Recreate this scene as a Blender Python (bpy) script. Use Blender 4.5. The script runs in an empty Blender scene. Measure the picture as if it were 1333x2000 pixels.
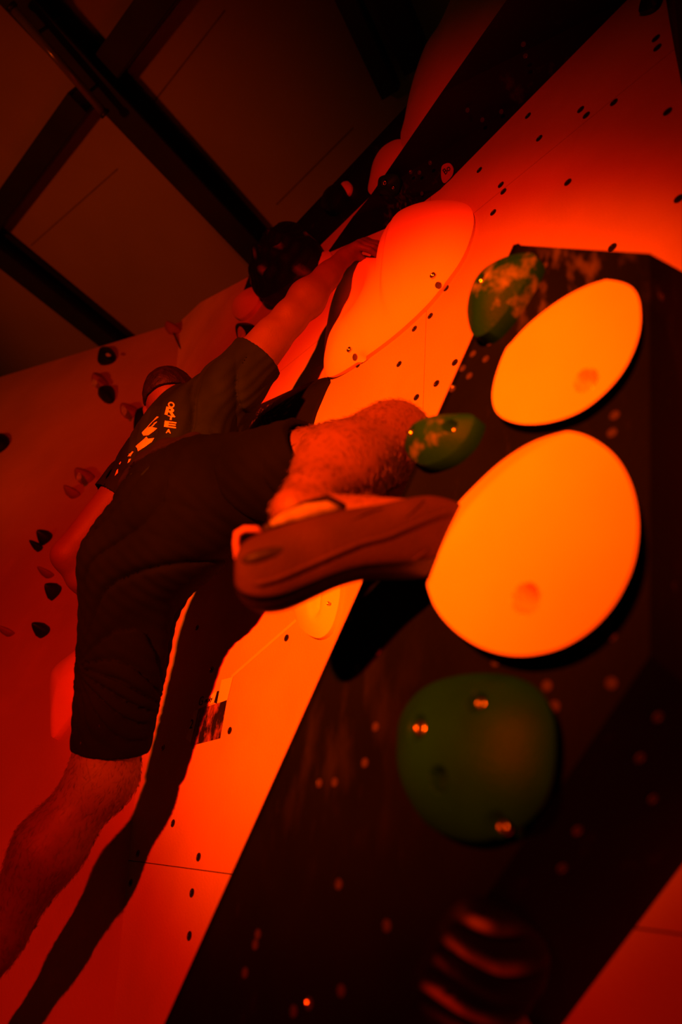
import bpy, bmesh, math, random
import numpy as np
from mathutils import Vector, Matrix
from mathutils.bvhtree import BVHTree

random.seed(7)
rng = np.random.default_rng(7)
SC = bpy.context.scene
COL = SC.collection

# ------------------------------------------------------------------ camera
F, CX, CY = 1200.0, 666.5, 1000.0            # focal length in pixels of the 1333 x 2000 frame
roll, pitch = math.radians(15), math.radians(35.7)
_up = np.array([math.sin(roll) * math.cos(pitch), -math.cos(roll) * math.cos(pitch), math.sin(pitch)])
_h = np.array([-1166.0, 580.0, 1200.0]); _h -= _up * (_h @ _up); _h /= np.linalg.norm(_h)
M = np.array([np.cross(_h, _up), _h, _up])   # camera axes (right, down, forward) -> world (into wall, along wall, up)
C = np.array([0.0, 0.0, 1.3])
cam_data = bpy.data.cameras.new('camera')
cam = bpy.data.objects.new('camera', cam_data)
COL.objects.link(cam)
cam_data.sensor_fit = 'VERTICAL'; cam_data.sensor_height = 36.0; cam_data.lens = 36.0 * F / 2000.0
cam_data.clip_start = 0.02
mw = Matrix.Identity(4)
for r in range(3):
    mw[r][0] = M[r, 0]; mw[r][1] = -M[r, 1]; mw[r][2] = -M[r, 2]; mw[r][3] = C[r]
cam.matrix_world = mw
cam_data.dof.use_dof = True; cam_data.dof.focus_distance = 1.7; cam_data.dof.aperture_fstop = 1.7
SC.camera = cam

# ------------------------------------------------------------------ world, light, exposure
world = bpy.data.worlds.new('world'); SC.world = world; world.use_nodes = True
world.node_tree.nodes['Background'].inputs[0].default_value = (1.0, 0.42, 0.06, 1)
world.node_tree.nodes['Background'].inputs[1].default_value = 0.012
SC.view_settings.view_transform = 'Standard'; SC.view_settings.look = 'None'
SC.view_settings.exposure = 0.0; SC.view_settings.gamma = 1.0
SC.view_settings.use_curve_mapping = False


def J(x, y, Z):
    """world point at picture position x, y and depth Z metres in front of the camera"""
    return C + M @ np.array([(x - CX) / F * Z, (y - CY) / F * Z, Z])


def ray(x, y):
    return M @ np.array([(x - CX) / F, (y - CY) / F, 1.0])


def spot(name, loc, aim, power, color, size, blend, radius):
    L = bpy.data.lights.new(name, 'SPOT'); L.energy = power; L.color = color
    L.spot_size = math.radians(size); L.spot_blend = blend; L.shadow_soft_size = radius
    o = bpy.data.objects.new(name, L); COL.objects.link(o); o.location = loc
    o.rotation_euler = (Vector(aim) - Vector(loc)).to_track_quat('-Z', 'Y').to_euler()
    return o


SPOT_LOC = C + M @ np.array([-1.24, -1.34, -1.28])       # lamp on a stand out in front of the wall
spot('amber_stage_spot', SPOT_LOC, J(680, 1000, 1.3), 1050, (1.0, 0.125, 0.0), 32, 1.0, 0.03)
spot('red_beam_fill', SPOT_LOC + np.array([0.0, -0.06, 0.0]), J(590, 940, 1.4), 1000, (1.0, 0.012, 0.0), 37, 1.0, 0.03)  # added light: redder outer beam of the same lamp
spot('red_spill_fill', SPOT_LOC + np.array([0.0, -0.12, 0.0]), J(120, 1060, 1.6), 400, (1.0, 0.010, 0.0), 70, 1.0, 0.03)  # added light: wide spill of the same lamp over the far wall
spot('ceiling_glow_fill', (-2.6, 2.6, 0.35), (0.25, 3.5, 4.95), 230, (1.0, 0.075, 0.0), 50, 1.0, 0.15)     # added light, out of view, for the glow on the ceiling

# ------------------------------------------------------------------ materials
MATS = {}


def mat(name, col, rough=0.6, spec=0.3, metal=0.0, var=0.15, scale=6.0, bump=0.0, bscale=60.0,
        chalk=0.0, chalk_col=(0.75, 0.68, 0.6), chalk_scale=5.0, chalk_lo=0.58, chalk_hi=0.7, stretch=None, sheen=0.0, attr=None):
    m = bpy.data.materials.new(name); m.use_nodes = True
    nt = m.node_tree; N = nt.nodes; K = nt.links
    b = N['Principled BSDF']
    b.inputs['Roughness'].default_value = rough; b.inputs['Metallic'].default_value = metal
    b.inputs['Specular IOR Level'].default_value = spec
    if sheen:
        b.inputs['Sheen Weight'].default_value = sheen
    tc = N.new('ShaderNodeTexCoord'); nz = N.new('ShaderNodeTexNoise')
    nz.inputs['Scale'].default_value = scale; nz.inputs['Detail'].default_value = 6
    K.new(tc.outputs['Object'], nz.inputs['Vector'])
    rp = N.new('ShaderNodeValToRGB')
    rp.color_ramp.elements[0].position = 0.3; rp.color_ramp.elements[1].position = 0.7
    rp.color_ramp.elements[0].color = tuple(c * (1 - var) for c in col) + (1,)
    rp.color_ramp.elements[1].color = tuple(min(1, c * (1 + var)) for c in col) + (1,)
    K.new(nz.outputs['Fac'], rp.inputs['Fac'])
    out = rp.outputs['Color']
    if chalk > 0:
        n2 = N.new('ShaderNodeTexNoise'); n2.inputs['Scale'].default_value = chalk_scale
        n2.inputs['Detail'].default_value = 8; n2.inputs['Roughness'].default_value = 0.65
        mp = N.new('ShaderNodeMapping')
        if stretch:
            mp.inputs['Scale'].default_value = stretch
        K.new(tc.outputs['Object'], mp.inputs['Vector']); K.new(mp.outputs['Vector'], n2.inputs['Vector'])
        r2 = N.new('ShaderNodeValToRGB')
        r2.color_ramp.elements[0].position = chalk_lo; r2.color_ramp.elements[1].position = chalk_hi
        r2.color_ramp.elements[0].color = (0, 0, 0, 1); r2.color_ramp.elements[1].color = (chalk,) * 3 + (1,)
        K.new(n2.outputs['Fac'], r2.inputs['Fac'])
        mx = N.new('ShaderNodeMix'); mx.data_type = 'RGBA'
        K.new(r2.outputs['Color'], mx.inputs[0]); K.new(out, mx.inputs[6]); mx.inputs[7].default_value = chalk_col + (1,)
        out = mx.outputs[2]
    if attr:
        at = N.new('ShaderNodeAttribute'); at.attribute_name = attr
        n3 = N.new('ShaderNodeTexNoise'); n3.inputs['Scale'].default_value = 45; n3.inputs['Detail'].default_value = 5
        K.new(tc.outputs['Object'], n3.inputs['Vector'])
        mm = N.new('ShaderNodeMath'); mm.operation = 'MULTIPLY'; K.new(at.outputs['Fac'], mm.inputs[0]); K.new(n3.outputs['Fac'], mm.inputs[1])
        m2 = N.new('ShaderNodeMath'); m2.operation = 'MULTIPLY'; m2.use_clamp = True; m2.inputs[1].default_value = 1.6
        K.new(mm.outputs[0], m2.inputs[0])
        mx = N.new('ShaderNodeMix'); mx.data_type = 'RGBA'
        K.new(m2.outputs[0], mx.inputs[0]); K.new(out, mx.inputs[6]); mx.inputs[7].default_value = chalk_col + (1,)
        out = mx.outputs[2]
    K.new(out, b.inputs['Base Color'])
    if bump > 0:
        nb = N.new('ShaderNodeTexNoise'); nb.inputs['Scale'].default_value = bscale; nb.inputs['Detail'].default_value = 5
        K.new(tc.outputs['Object'], nb.inputs['Vector'])
        bp = N.new('ShaderNodeBump'); bp.inputs['Strength'].default_value = bump; bp.inputs['Distance'].default_value = 0.004
        K.new(nb.outputs['Fac'], bp.inputs['Height']); K.new(bp.outputs['Normal'], b.inputs['Normal'])
    MATS[name] = m
    return m


mat('wall_paint', (0.56, 0.36, 0.30), 0.75, 0.15, var=0.12, scale=3.5, bump=0.3, bscale=180,
    chalk=0.35, chalk_col=(0.75, 0.5, 0.4), chalk_scale=3.2, chalk_lo=0.55, chalk_hi=0.75)
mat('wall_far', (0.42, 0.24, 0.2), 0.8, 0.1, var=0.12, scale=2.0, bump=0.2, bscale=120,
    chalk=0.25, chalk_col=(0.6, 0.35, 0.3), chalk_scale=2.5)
mat('seam_dark', (0.05, 0.03, 0.03), 0.9, 0.1)
mat('ceiling_sheet', (0.30, 0.24, 0.16), 0.7, 0.2, var=0.10, scale=1.2)
mat('ceiling_joint', (0.16, 0.12, 0.08), 0.8, 0.1)
mat('steel_dark', (0.020, 0.018, 0.016), 0.42, 0.5, metal=0.3, var=0.2, scale=8)
mat('lamp_glass', (0.12, 0.10, 0.09), 0.18, 0.6)
mat('floor_mat', (0.03, 0.03, 0.035), 0.8, 0.2, bump=0.2)
mat('volume_black', (0.0030, 0.0036, 0.003), 0.6, 0.10, var=0.5, scale=5, bump=0.15, bscale=150,
    chalk=0.03, chalk_col=(0.5, 0.4, 0.35), chalk_scale=7, chalk_lo=0.6, chalk_hi=0.8, stretch=(3.0, 3.0, 0.7))
mat('volume_black_chalky', (0.0042, 0.0045, 0.004), 0.6, 0.15, var=0.5, scale=5, bump=0.15, bscale=150,
    chalk=0.12, chalk_col=(0.5, 0.4, 0.35), chalk_scale=12, chalk_lo=0.60, chalk_hi=0.8)
mat('hold_orange', (0.92, 0.66, 0.40), 0.55, 0.25, var=0.04, scale=10, bump=0.22, bscale=420)
mat('hold_orange_dim', (0.80, 0.42, 0.30), 0.6, 0.2, var=0.05, scale=10, bump=0.2, bscale=300)
mat('hold_green', (0.0055, 0.068, 0.006), 0.5, 0.10, var=0.2, scale=14, bump=0.25, bscale=260)
mat('hold_green_chalky', (0.005, 0.055, 0.006), 0.55, 0.10, var=0.2, scale=14, bump=0.25, bscale=260,
    chalk=0.5, chalk_col=(0.5, 0.42, 0.36), chalk_scale=13, chalk_lo=0.52, chalk_hi=0.68)
mat('hold_green_spotted', (0.006, 0.062, 0.006), 0.55, 0.10, var=0.2, scale=14, bump=0.25, bscale=260,
    chalk=0.30, chalk_col=(0.5, 0.42, 0.30), chalk_scale=11, chalk_lo=0.58, chalk_hi=0.7)
mat('hold_black', (0.004, 0.005, 0.004), 0.5, 0.25, var=0.3, scale=12, bump=0.2, bscale=200)
mat('hold_black_chalked', (0.004, 0.005, 0.004), 0.6, 0.2, var=0.3, scale=12, bump=0.2, bscale=200, attr='chalk', chalk_col=(0.30, 0.21, 0.17))
mat('hold_maroon', (0.22, 0.06, 0.05), 0.6, 0.2, var=0.15)
mat('chalk_white', (0.42, 0.34, 0.26), 0.9, 0.05, var=0.3, scale=40)
mat('bolt_steel', (0.62, 0.58, 0.52), 0.25, 0.5, metal=1.0)
mat('bolt_socket', (0.006, 0.006, 0.006), 0.6, 0.2)
mat('tnut_metal', (0.035, 0.025, 0.02), 0.35, 0.5, metal=0.5)
mat('tnut_glint', (0.8, 0.7, 0.6), 0.22, 0.5, metal=1.0)
mat('tnut_dull', (0.05, 0.035, 0.03), 0.5, 0.3, metal=0.0)
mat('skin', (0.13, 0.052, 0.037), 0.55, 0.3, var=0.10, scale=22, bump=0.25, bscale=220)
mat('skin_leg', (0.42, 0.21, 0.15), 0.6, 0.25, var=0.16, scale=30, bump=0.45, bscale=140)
mat('hair_dark', (0.013, 0.007, 0.005), 0.55, 0.3, var=0.5, scale=60, bump=0.6, bscale=220)
mat('leg_hair_brown', (0.10, 0.045, 0.03), 0.5, 0.3)
mat('shirt_cloth', (0.011, 0.018, 0.007), 0.95, 0.04, var=0.25, scale=9, bump=0.35, bscale=420)
mat('shorts_cloth', (0.0040, 0.0042, 0.0030), 0.95, 0.04, var=0.3, scale=7, bump=0.3, bscale=500)
mat('shorts_band', (0.012, 0.008, 0.006), 0.95, 0.04, var=0.3, scale=12, bump=0.3, bscale=500)
mat('print_white', (0.55, 0.44, 0.36), 0.9, 0.05, var=0.1, scale=50)
mat('shoe_upper', (0.042, 0.016, 0.012), 0.75, 0.12, var=0.25, scale=14, bump=0.35, bscale=240)
mat('shoe_rubber', (0.013, 0.006, 0.005), 0.55, 0.2, var=0.3, scale=12, bump=0.2, bscale=160)
mat('shoe_tongue', (0.22, 0.17, 0.13), 0.85, 0.1, var=0.3, scale=60, bump=0.4, bscale=300)
mat('shoe_tab', (0.30, 0.10, 0.07), 0.7, 0.15, var=0.15)
mat('paper', (0.80, 0.62, 0.50), 0.8, 0.1, var=0.05)
mat('ink', (0.010, 0.008, 0.007), 0.7, 0.1)
mat('streak_pale', (0.70, 0.52, 0.42), 0.8, 0.1, var=0.05)
mat('tag_red', (0.42, 0.14, 0.10), 0.7, 0.15)
# dark rocky snapshot printed on the poster
mp_ = mat('photo_print', (0.012, 0.008, 0.007), 0.5, 0.2, var=0.3, scale=30, chalk=1.0, chalk_col=(0.34, 0.10, 0.08),
          chalk_scale=26, chalk_lo=0.44, chalk_hi=0.62, stretch=(1, 1.0, 0.5))

# ------------------------------------------------------------------ object helpers


def link(o, parent=None):
    COL.objects.link(o)
    if parent is not None:
        o.parent = parent
        if parent.type == 'EMPTY':
            o.matrix_parent_inverse = Matrix.Translation(-Vector(parent.location))
    return o


def tag(o, label=None, cat=None, group=None, kind=None):
    if label: o['label'] = label
    if cat: o['category'] = cat
    if group: o['group'] = group
    if kind: o['kind'] = kind
    return o


def thing(name, label, cat, loc, group=None, kind=None):
    o = bpy.data.objects.new(name, None); o.location = Vector([float(v) for v in loc]); o.empty_display_size = 0.05
    COL.objects.link(o)
    return tag(o, label, cat, group, kind)


def mesh(name, verts, faces, m, parent=None, smooth=True):
    me = bpy.data.meshes.new(name)
    me.from_pydata([tuple(map(float, v)) for v in verts], [], [tuple(map(int, f)) for f in faces]); me.update()
    if smooth:
        me.polygons.foreach_set('use_smooth', [True] * len(me.polygons))
    me.materials.append(MATS[m])
    o = bpy.data.objects.new(name, me)
    return link(o, parent)


def unit(v):
    v = np.asarray(v, float)
    return v / np.linalg.norm(v)


class Plane:
    """a wall face: origin, outward normal, two in-plane axes"""
    def __init__(s, o, n, e2=(0, 0, 1)):
        s.o = np.asarray(o, float); s.n = unit(n)
        e2 = np.asarray(e2, float); e2 = unit(e2 - s.n * (e2 @ s.n)); s.e2 = e2; s.e1 = np.cross(e2, s.n)

    def hit(s, x, y, lift=0.0):
        r = ray(x, y); t = ((s.o + s.n * lift - C) @ s.n) / (r @ s.n)
        return C + r * t

    def uv(s, x, y, lift=0.0):
        d = s.hit(x, y, lift) - s.o
        return np.array([d @ s.e1, d @ s.e2])

    def pt(s, u, v, w=0.0):
        return s.o + s.e1 * u + s.e2 * v + s.n * w


def slab(name, pts, normal, thick, m, parent=None, bevel=0.0):
    """flat polygon with thickness behind it"""
    n = unit(normal) * thick
    k = len(pts)
    v = [np.asarray(p) for p in pts] + [np.asarray(p) - n for p in pts]
    f = [tuple(range(k)), tuple(range(2 * k - 1, k - 1, -1))]
    for i in range(k):
        j = (i + 1) % k
        f.append((i, i + k, j + k, j))
    c = sum(v) / len(v)
    # orient
    fn = np.cross(v[1] - v[0], v[2] - v[0])
    if fn @ unit(normal) < 0:
        f = [tuple(reversed(q)) for q in f]
    return mesh(name, v, f, m, parent, smooth=False)


def clip_poly(poly, fn):
    out = []
    for i in range(len(poly)):
        a, b = poly[i], poly[(i + 1) % len(poly)]
        fa, fb = fn(a), fn(b)
        if fa >= 0: out.append(a)
        if (fa >= 0) != (fb >= 0):
            t = fa / (fa - fb); out.append((a[0] + (b[0] - a[0]) * t, a[1] + (b[1] - a[1]) * t))
    return out


def closed_spline(pts, n):
    p = np.asarray(pts, float); k = len(p); out = []
    for i in range(k):
        p0, p1, p2, p3 = p[i - 1], p[i], p[(i + 1) % k], p[(i + 2) % k]
        for t in np.linspace(0, 1, 24, endpoint=False):
            out.append(0.5 * ((2 * p1) + (-p0 + p2) * t + (2 * p0 - 5 * p1 + 4 * p2 - p3) * t * t + (-p0 + 3 * p1 - 3 * p2 + p3) * t ** 3))
    out = np.array(out); out = np.vstack([out, out[:1]])
    d = np.concatenate([[0], np.cumsum(np.linalg.norm(np.diff(out, axis=0), axis=1))])
    s = np.linspace(0, d[-1], n, endpoint=False)
    return np.stack([np.interp(s, d, out[:, 0]), np.interp(s, d, out[:, 1])], 1)


def sstep(a, b, x):
    t = np.clip((x - a) / (b - a), 0, 1); return t * t * (3 - 2 * t)


def tube(name, pts, radii, m, parent=None, seg=10, cap=True):
    pts = [np.asarray(p, float) for p in pts]; V = []; Fc = []
    if np.isscalar(radii): radii = [radii] * len(pts)
    ref = None
    for i, p in enumerate(pts):
        t = unit(pts[min(i + 1, len(pts) - 1)] - pts[max(i - 1, 0)])
        if ref is None: ref = unit(np.cross(t, [0.3, 0.2, 0.93] if abs(t[2]) < 0.9 else [1, 0, 0]))
        ref = unit(ref - t * (ref @ t)); b = np.cross(t, ref)
        for k in range(seg):
            a = 2 * math.pi * k / seg
            V.append(p + radii[i] * (math.cos(a) * ref + math.sin(a) * b))
    for i in range(len(pts) - 1):
        for k in range(seg):
            Fc.append((i * seg + k, i * seg + (k + 1) % seg, (i + 1) * seg + (k + 1) % seg, (i + 1) * seg + k))
    if cap:
        Fc.append(tuple(reversed(range(seg)))); Fc.append(tuple(range((len(pts) - 1) * seg, len(pts) * seg)))
    return mesh(name, V, Fc, m, parent)


# shared small meshes -------------------------------------------------------
def bolt_mesh(name, r, socket=True):
    V, Fc = [], []
    seg = 16
    prof = [(1.0, -0.6), (1.0, 0.25), (0.86, 0.45), (0.55, 0.45), (0.5, 0.05)]
    for pr, pz in prof:
        for k in range(seg):
            a = 2 * math.pi * k / seg; V.append((pr * r * math.cos(a), pr * r * math.sin(a), pz * r))
    for i in range(len(prof) - 1):
        for k in range(seg):
            Fc.append((i * seg + k, i * seg + (k + 1) % seg, (i + 1) * seg + (k + 1) % seg, (i + 1) * seg + k))
    Fc.append(tuple(range((len(prof) - 1) * seg, len(prof) * seg)))
    me = bpy.data.meshes.new(name); me.from_pydata(V, [], Fc); me.update()
    me.materials.append(MATS['bolt_steel']); me.materials.append(MATS['bolt_socket'])
    me.polygons[len(me.polygons) - 1].material_index = 1
    for p in me.polygons: p.use_smooth = True
    return me


def tnut_mesh(name, glint):
    V, Fc, mi = [], [], []
    seg = 14; r = 0.0088 if not glint else 0.0058
    prof = [(1.0, -0.0005), (1.0, 0.0008), (0.62, 0.0010), (0.55, 0.0003)]
    for pr, pz in prof:
        for k in range(seg):
            a = 2 * math.pi * k / seg; V.append((pr * r * math.cos(a), pr * r * math.sin(a), pz))
    for i in range(len(prof) - 1):
        for k in range(seg):
            Fc.append((i * seg + k, i * seg + (k + 1) % seg, (i + 1) * seg + (k + 1) % seg, (i + 1) * seg + k))
            mi.append(0)
    Fc.append(tuple(range((len(prof) - 1) * seg, len(prof) * seg))); mi.append(1)
    # small bright metal chip, shaped in to stand for the glint
    b0 = len(V)
    for (x, y, z) in [(0.1, 0.25, .0009), (0.45, 0.35, .0009), (0.4, 0.6, .0022), (0.12, 0.55, .0022)]:
        V.append((x * r, y * r, z))
    Fc.append((b0, b0 + 1, b0 + 2, b0 + 3)); mi.append(2)
    me = bpy.data.meshes.new(name); me.from_pydata(V, [], Fc); me.update()
    for m_ in (('tnut_metal', 'bolt_socket', 'tnut_glint') if not glint else ('tnut_dull', 'tnut_dull', 'tnut_glint')):  # plain nuts: black centre painted for the shade in the hole
        me.materials.append(MATS[m_])
    me.polygons.foreach_set('material_index', mi)
    return me


def orient(o, p, n, spin=0.0):
    q = Vector([float(v) for v in n]).to_track_quat('Z', 'Y')
    o.matrix_world = Matrix.Translation(Vector([float(v) for v in p])) @ q.to_matrix().to_4x4() @ Matrix.Rotation(spin, 4, 'Z')


BOLTS = {}


def put(name, me, p, n, parent, spin=0.0):
    o = bpy.data.objects.new(name, me); COL.objects.link(o)
    q = Vector([float(v) for v in n]).to_track_quat('Z', 'Y')
    w = Matrix.Translation(Vector([float(v) for v in p])) @ q.to_matrix().to_4x4() @ Matrix.Rotation(spin, 4, 'Z')
    if parent is not None:
        o.parent = parent; pl = Vector(parent.location)
        o.matrix_basis = Matrix.Translation(-pl) @ w
    else:
        o.matrix_basis = w
    return o


def add_bolt(p, n, r, parent):
    key = round(r, 4)
    if key not in BOLTS: BOLTS[key] = bolt_mesh('bolt', r)
    return put('bolt', BOLTS[key], p, n, parent, random.random())


def hold(name, label, plane, outline, lip, dome, m, cat='climbing hold', group=None, center=None, bolts=(), hfun=None,
         nr=26, na=80, power=2.0, q=1.0, base_scale=1.0, attr=None, extra=None):
    """moulded hold: a rim wall standing on the wall face, closed by a domed face; pits for the bolts are part of the face"""
    uv = np.array([plane.uv(x, y, lip) for x, y in outline])
    out = closed_spline(uv, na)
    c = plane.uv(*center, lip) if center is not None else out.mean(0)
    V, Fc, at = [], [], []
    bl = [(plane.uv(b[0], b[1], lip + dome * 0.6), b[2], b[3]) for b in bolts]

    def height(p, r):
        H = lip + dome * np.maximum(0, 1 - r ** power) ** q
        if hfun is not None: H = H + hfun(p[:, 0], p[:, 1], r)
        for (b, R, dep) in bl:
            d = np.hypot(p[:, 0] - b[0], p[:, 1] - b[1])
            H = H - dep * (1 - sstep(0.75 * R, 1.25 * R, d))
        return np.maximum(H, 0.003)

    rs = np.linspace(0, 1, nr + 1)[1:]
    rs = np.concatenate([rs[:-1], [0.985, 1.0]]) if nr > 8 else rs
    p0 = c[None, :]
    V.append(plane.pt(c[0], c[1], height(p0, np.array([0.0]))[0]))
    at.append(0)
    for r in rs:
        P = c + (out - c) * r
        H = height(P, np.full(len(P), r))
        if attr is not None: at += list(attr(P[:, 0], P[:, 1], r))
        for (u, v), hh in zip(P, H): V.append(plane.pt(u, v, hh))
    n_r = len(rs)
    for k in range(na): Fc.append((0, 1 + k, 1 + (k + 1) % na))
    for i in range(n_r - 1):
        for k in range(na):
            a = 1 + i * na
            Fc.append((a + k, a + na + k, a + na + (k + 1) % na, a + (k + 1) % na))
    b0 = len(V)
    for (u, v) in c + (out - c) * base_scale: V.append(plane.pt(u, v, 0.0)); at.append(0)
    a = 1 + (n_r - 1) * na
    for k in range(na): Fc.append((a + k, b0 + k, b0 + (k + 1) % na, a + (k + 1) % na))
    Fc.append(tuple(range(b0 + na - 1, b0 - 1, -1)))
    # orientation
    v0, v1, v2 = (np.asarray(V[i]) for i in Fc[na // 3])
    if np.cross(v1 - v0, v2 - v0) @ plane.n < 0: Fc = [tuple(reversed(f)) for f in Fc]
    root = thing(name, label, cat, plane.pt(c[0], c[1], 0), group)
    o = mesh('body', V, Fc, m, root)
    sharp = o.data
    try:
        sharp.set_sharp_from_angle(angle=math.radians(50))
    except Exception:
        pass
    if attr is not None:
        A = sharp.attributes.new('chalk', 'FLOAT', 'POINT'); A.data.foreach_set('value', [float(x) for x in at[:len(V)]])
    for (b, R, dep) in bl:
        r_ = np.linalg.norm(b - c) / max(1e-6, np.max(np.linalg.norm(out - c, axis=1)))
        H = height(b[None, :], np.array([min(1, r_)]))[0]
        if R > 0.004:
            add_bolt(plane.pt(b[0], b[1], H + R * 0.25), plane.n, R * 0.72, root)
    root['_n'] = 0; del root['_n']
    return root, o


# ------------------------------------------------------------------ wall planes
LEAN = math.radians(9)
NIN = np.array([math.cos(LEAN), 0, math.sin(LEAN)]); UW = np.array([-math.sin(LEAN), 0, math.cos(LEAN)])
D = 0.80
W0 = C + NIN * D                                   # foot of the camera on the main wall


def WP(a, b, p=0.0):
    return W0 + np.array([0, 1, 0]) * a + UW * b - NIN * p


MAIN = Plane(W0, -NIN, UW)


def wab(x, y, p=0.0):
    P = MAIN.hit(x, y, p) - W0
    return P[1], P @ UW


def wpx(x, y, p=0.0):
    return MAIN.hit(x, y, p)


VP = 0.226
VOLA = Plane(W0 - NIN * VP, -NIN, UW)
A0, X0 = 2.2, 0.6
DL = unit([-0.39, 0.92, 0.0])
LEFT = Plane(C + np.array([X0, A0, 0]), [-DL[1], DL[0], 0])


def crease(b):                                      # a-coordinate where the main wall meets the turned wall
    x = (C + NIN * D)[0] + UW[0] * b
    return A0 - (x - X0) / 0.424


def add_smear(name, p, r, amt, scale=26.0, col=(0.5, 0.4, 0.34)):
    """a patch of rubbed-in chalk round one spot of the paint"""
    nt = MATS[name].node_tree; N = nt.nodes; K = nt.links; b = N['Principled BSDF']
    src = b.inputs['Base Color'].links[0].from_socket
    tc = N.new('ShaderNodeTexCoord'); dn = N.new('ShaderNodeVectorMath'); dn.operation = 'DISTANCE'; dn.inputs[1].default_value = tuple(float(v) for v in p)
    K.new(tc.outputs['Object'], dn.inputs[0])
    mr = N.new('ShaderNodeMapRange'); mr.inputs['From Min'].default_value = r * 0.3; mr.inputs['From Max'].default_value = r; mr.inputs['To Min'].default_value = 1; mr.inputs['To Max'].default_value = 0
    K.new(dn.outputs['Value'], mr.inputs['Value'])
    mp = N.new('ShaderNodeMapping'); mp.inputs['Scale'].default_value = (1, 1.6, 0.6); mp.inputs['Rotation'].default_value = (0.7, 0, 0)
    K.new(tc.outputs['Object'], mp.inputs['Vector'])
    nz = N.new('ShaderNodeTexNoise'); nz.inputs['Scale'].default_value = scale; nz.inputs['Detail'].default_value = 6; K.new(mp.outputs['Vector'], nz.inputs['Vector'])
    m2 = N.new('ShaderNodeMapRange'); m2.inputs['From Min'].default_value = 0.5; m2.inputs['From Max'].default_value = 0.72; m2.inputs['To Max'].default_value = amt; K.new(nz.outputs['Fac'], m2.inputs['Value'])
    mu = N.new('ShaderNodeMath'); mu.operation = 'MULTIPLY'; K.new(mr.outputs['Result'], mu.inputs[0]); K.new(m2.outputs['Result'], mu.inputs[1])
    mx = N.new('ShaderNodeMix'); mx.data_type = 'RGBA'; K.new(mu.outputs[0], mx.inputs[0]); K.new(src, mx.inputs[6]); mx.inputs[7].default_value = col + (1,)
    K.new(mx.outputs[2], b.inputs['Base Color'])


add_smear('volume_black', VOLA.hit(1085, 540), 0.12, 0.16)
add_smear('volume_black', VOLA.hit(1180, 560), 0.10, 0.08)
add_smear('volume_black', VOLA.hit(640, 1440), 0.22, 0.02, 16)
add_smear('volume_black_chalky', MAIN.hit(755, 405, .06), 0.10, 0.25, 60)

# ------------------------------------------------------------------ setting
fl = slab('floor', [(-5, -4, 0), (2, -4, 0), (2, 7, 0), (-5, 7, 0)], (0, 0, 1), 0.3, 'floor_mat'); tag(fl, 'dark padded crash mat floor', kind='structure')
ZC = 4.95
ce = slab('ceiling', [(-5, -4, ZC), (4, -4, ZC), (4, 9, ZC), (-5, 9, ZC)], (0, 0, -1), 0.1, 'ceiling_sheet'); tag(ce, 'dark sheet ceiling above the steel beams', kind='structure')
CEIL = Plane((0, 0, ZC), (0, 0, -1), (0, 1, 0))
BTOP, BLOW = 2.42, -1.45
wl = slab('wall_right', [WP(-1.6, BLOW, -0.022), WP(crease(BLOW) + .03, BLOW, -0.022), WP(crease(BTOP) + .03, BTOP, -0.022), WP(-1.6, BTOP, -0.022)], -NIN, 0.06, 'seam_dark')
tag(wl, 'leaning climbing wall of pale painted panels', kind='structure')
seam_b = [BLOW, -0.02, 1.505, BTOP]; seam_a = [-1.6, -0.74, 0.755, 2.255, 3.7]
GAP = 0.0009
for bi in range(len(seam_b) - 1):
    for ai in range(len(seam_a) - 1):
        a0, a1, b0, b1 = seam_a[ai] + GAP, seam_a[ai + 1] - GAP, seam_b[bi] + GAP, seam_b[bi + 1] - GAP
        poly = clip_poly([(a0, b0), (a1, b0), (a1, b1), (a0, b1)], lambda q: crease(q[1]) - q[0])
        if len(poly) >= 3:
            slab('panel', [WP(a, b) for a, b in poly], -NIN, 0.018, 'wall_paint', wl)
tri = [(1.9, BTOP + GAP), (crease(BTOP), BTOP + GAP), (crease(2.78), 2.78), (crease(2.78) - 0.25, 2.74)]
slab('panel', [WP(a, b) for a, b in tri], -NIN, 0.018, 'wall_paint', wl)
# turned wall on the far side
ZL = 4.16


def LP(s, z):
    return np.array([X0 + DL[0] * s, A0 + DL[1] * s, z])


def s_cre(z):                                       # where the turned wall starts at height z
    b = (z - 1.3 - D * math.sin(LEAN)) / math.cos(LEAN)
    return (crease(b) - A0) / DL[1]


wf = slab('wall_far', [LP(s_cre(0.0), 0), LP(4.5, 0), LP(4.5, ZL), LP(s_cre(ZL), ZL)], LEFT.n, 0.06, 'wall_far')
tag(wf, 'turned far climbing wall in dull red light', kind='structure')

# black strip along the top of the leaning wall
strip = slab('trim_1', [WP(-1.6, 2.085, 0.014), WP(1.80, 2.085, 0.014), WP(1.93, 2.26, 0.014), WP(1.90, 2.43, 0.014), WP(-1.6, 2.43, 0.014)], -NIN, 0.03, 'volume_black_chalky')
tag(strip, 'black chalk-marked strip along the top of the wall', kind='structure')
STRIP = Plane(WP(1.5, 2.2, 0.014), -NIN, UW)

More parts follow.
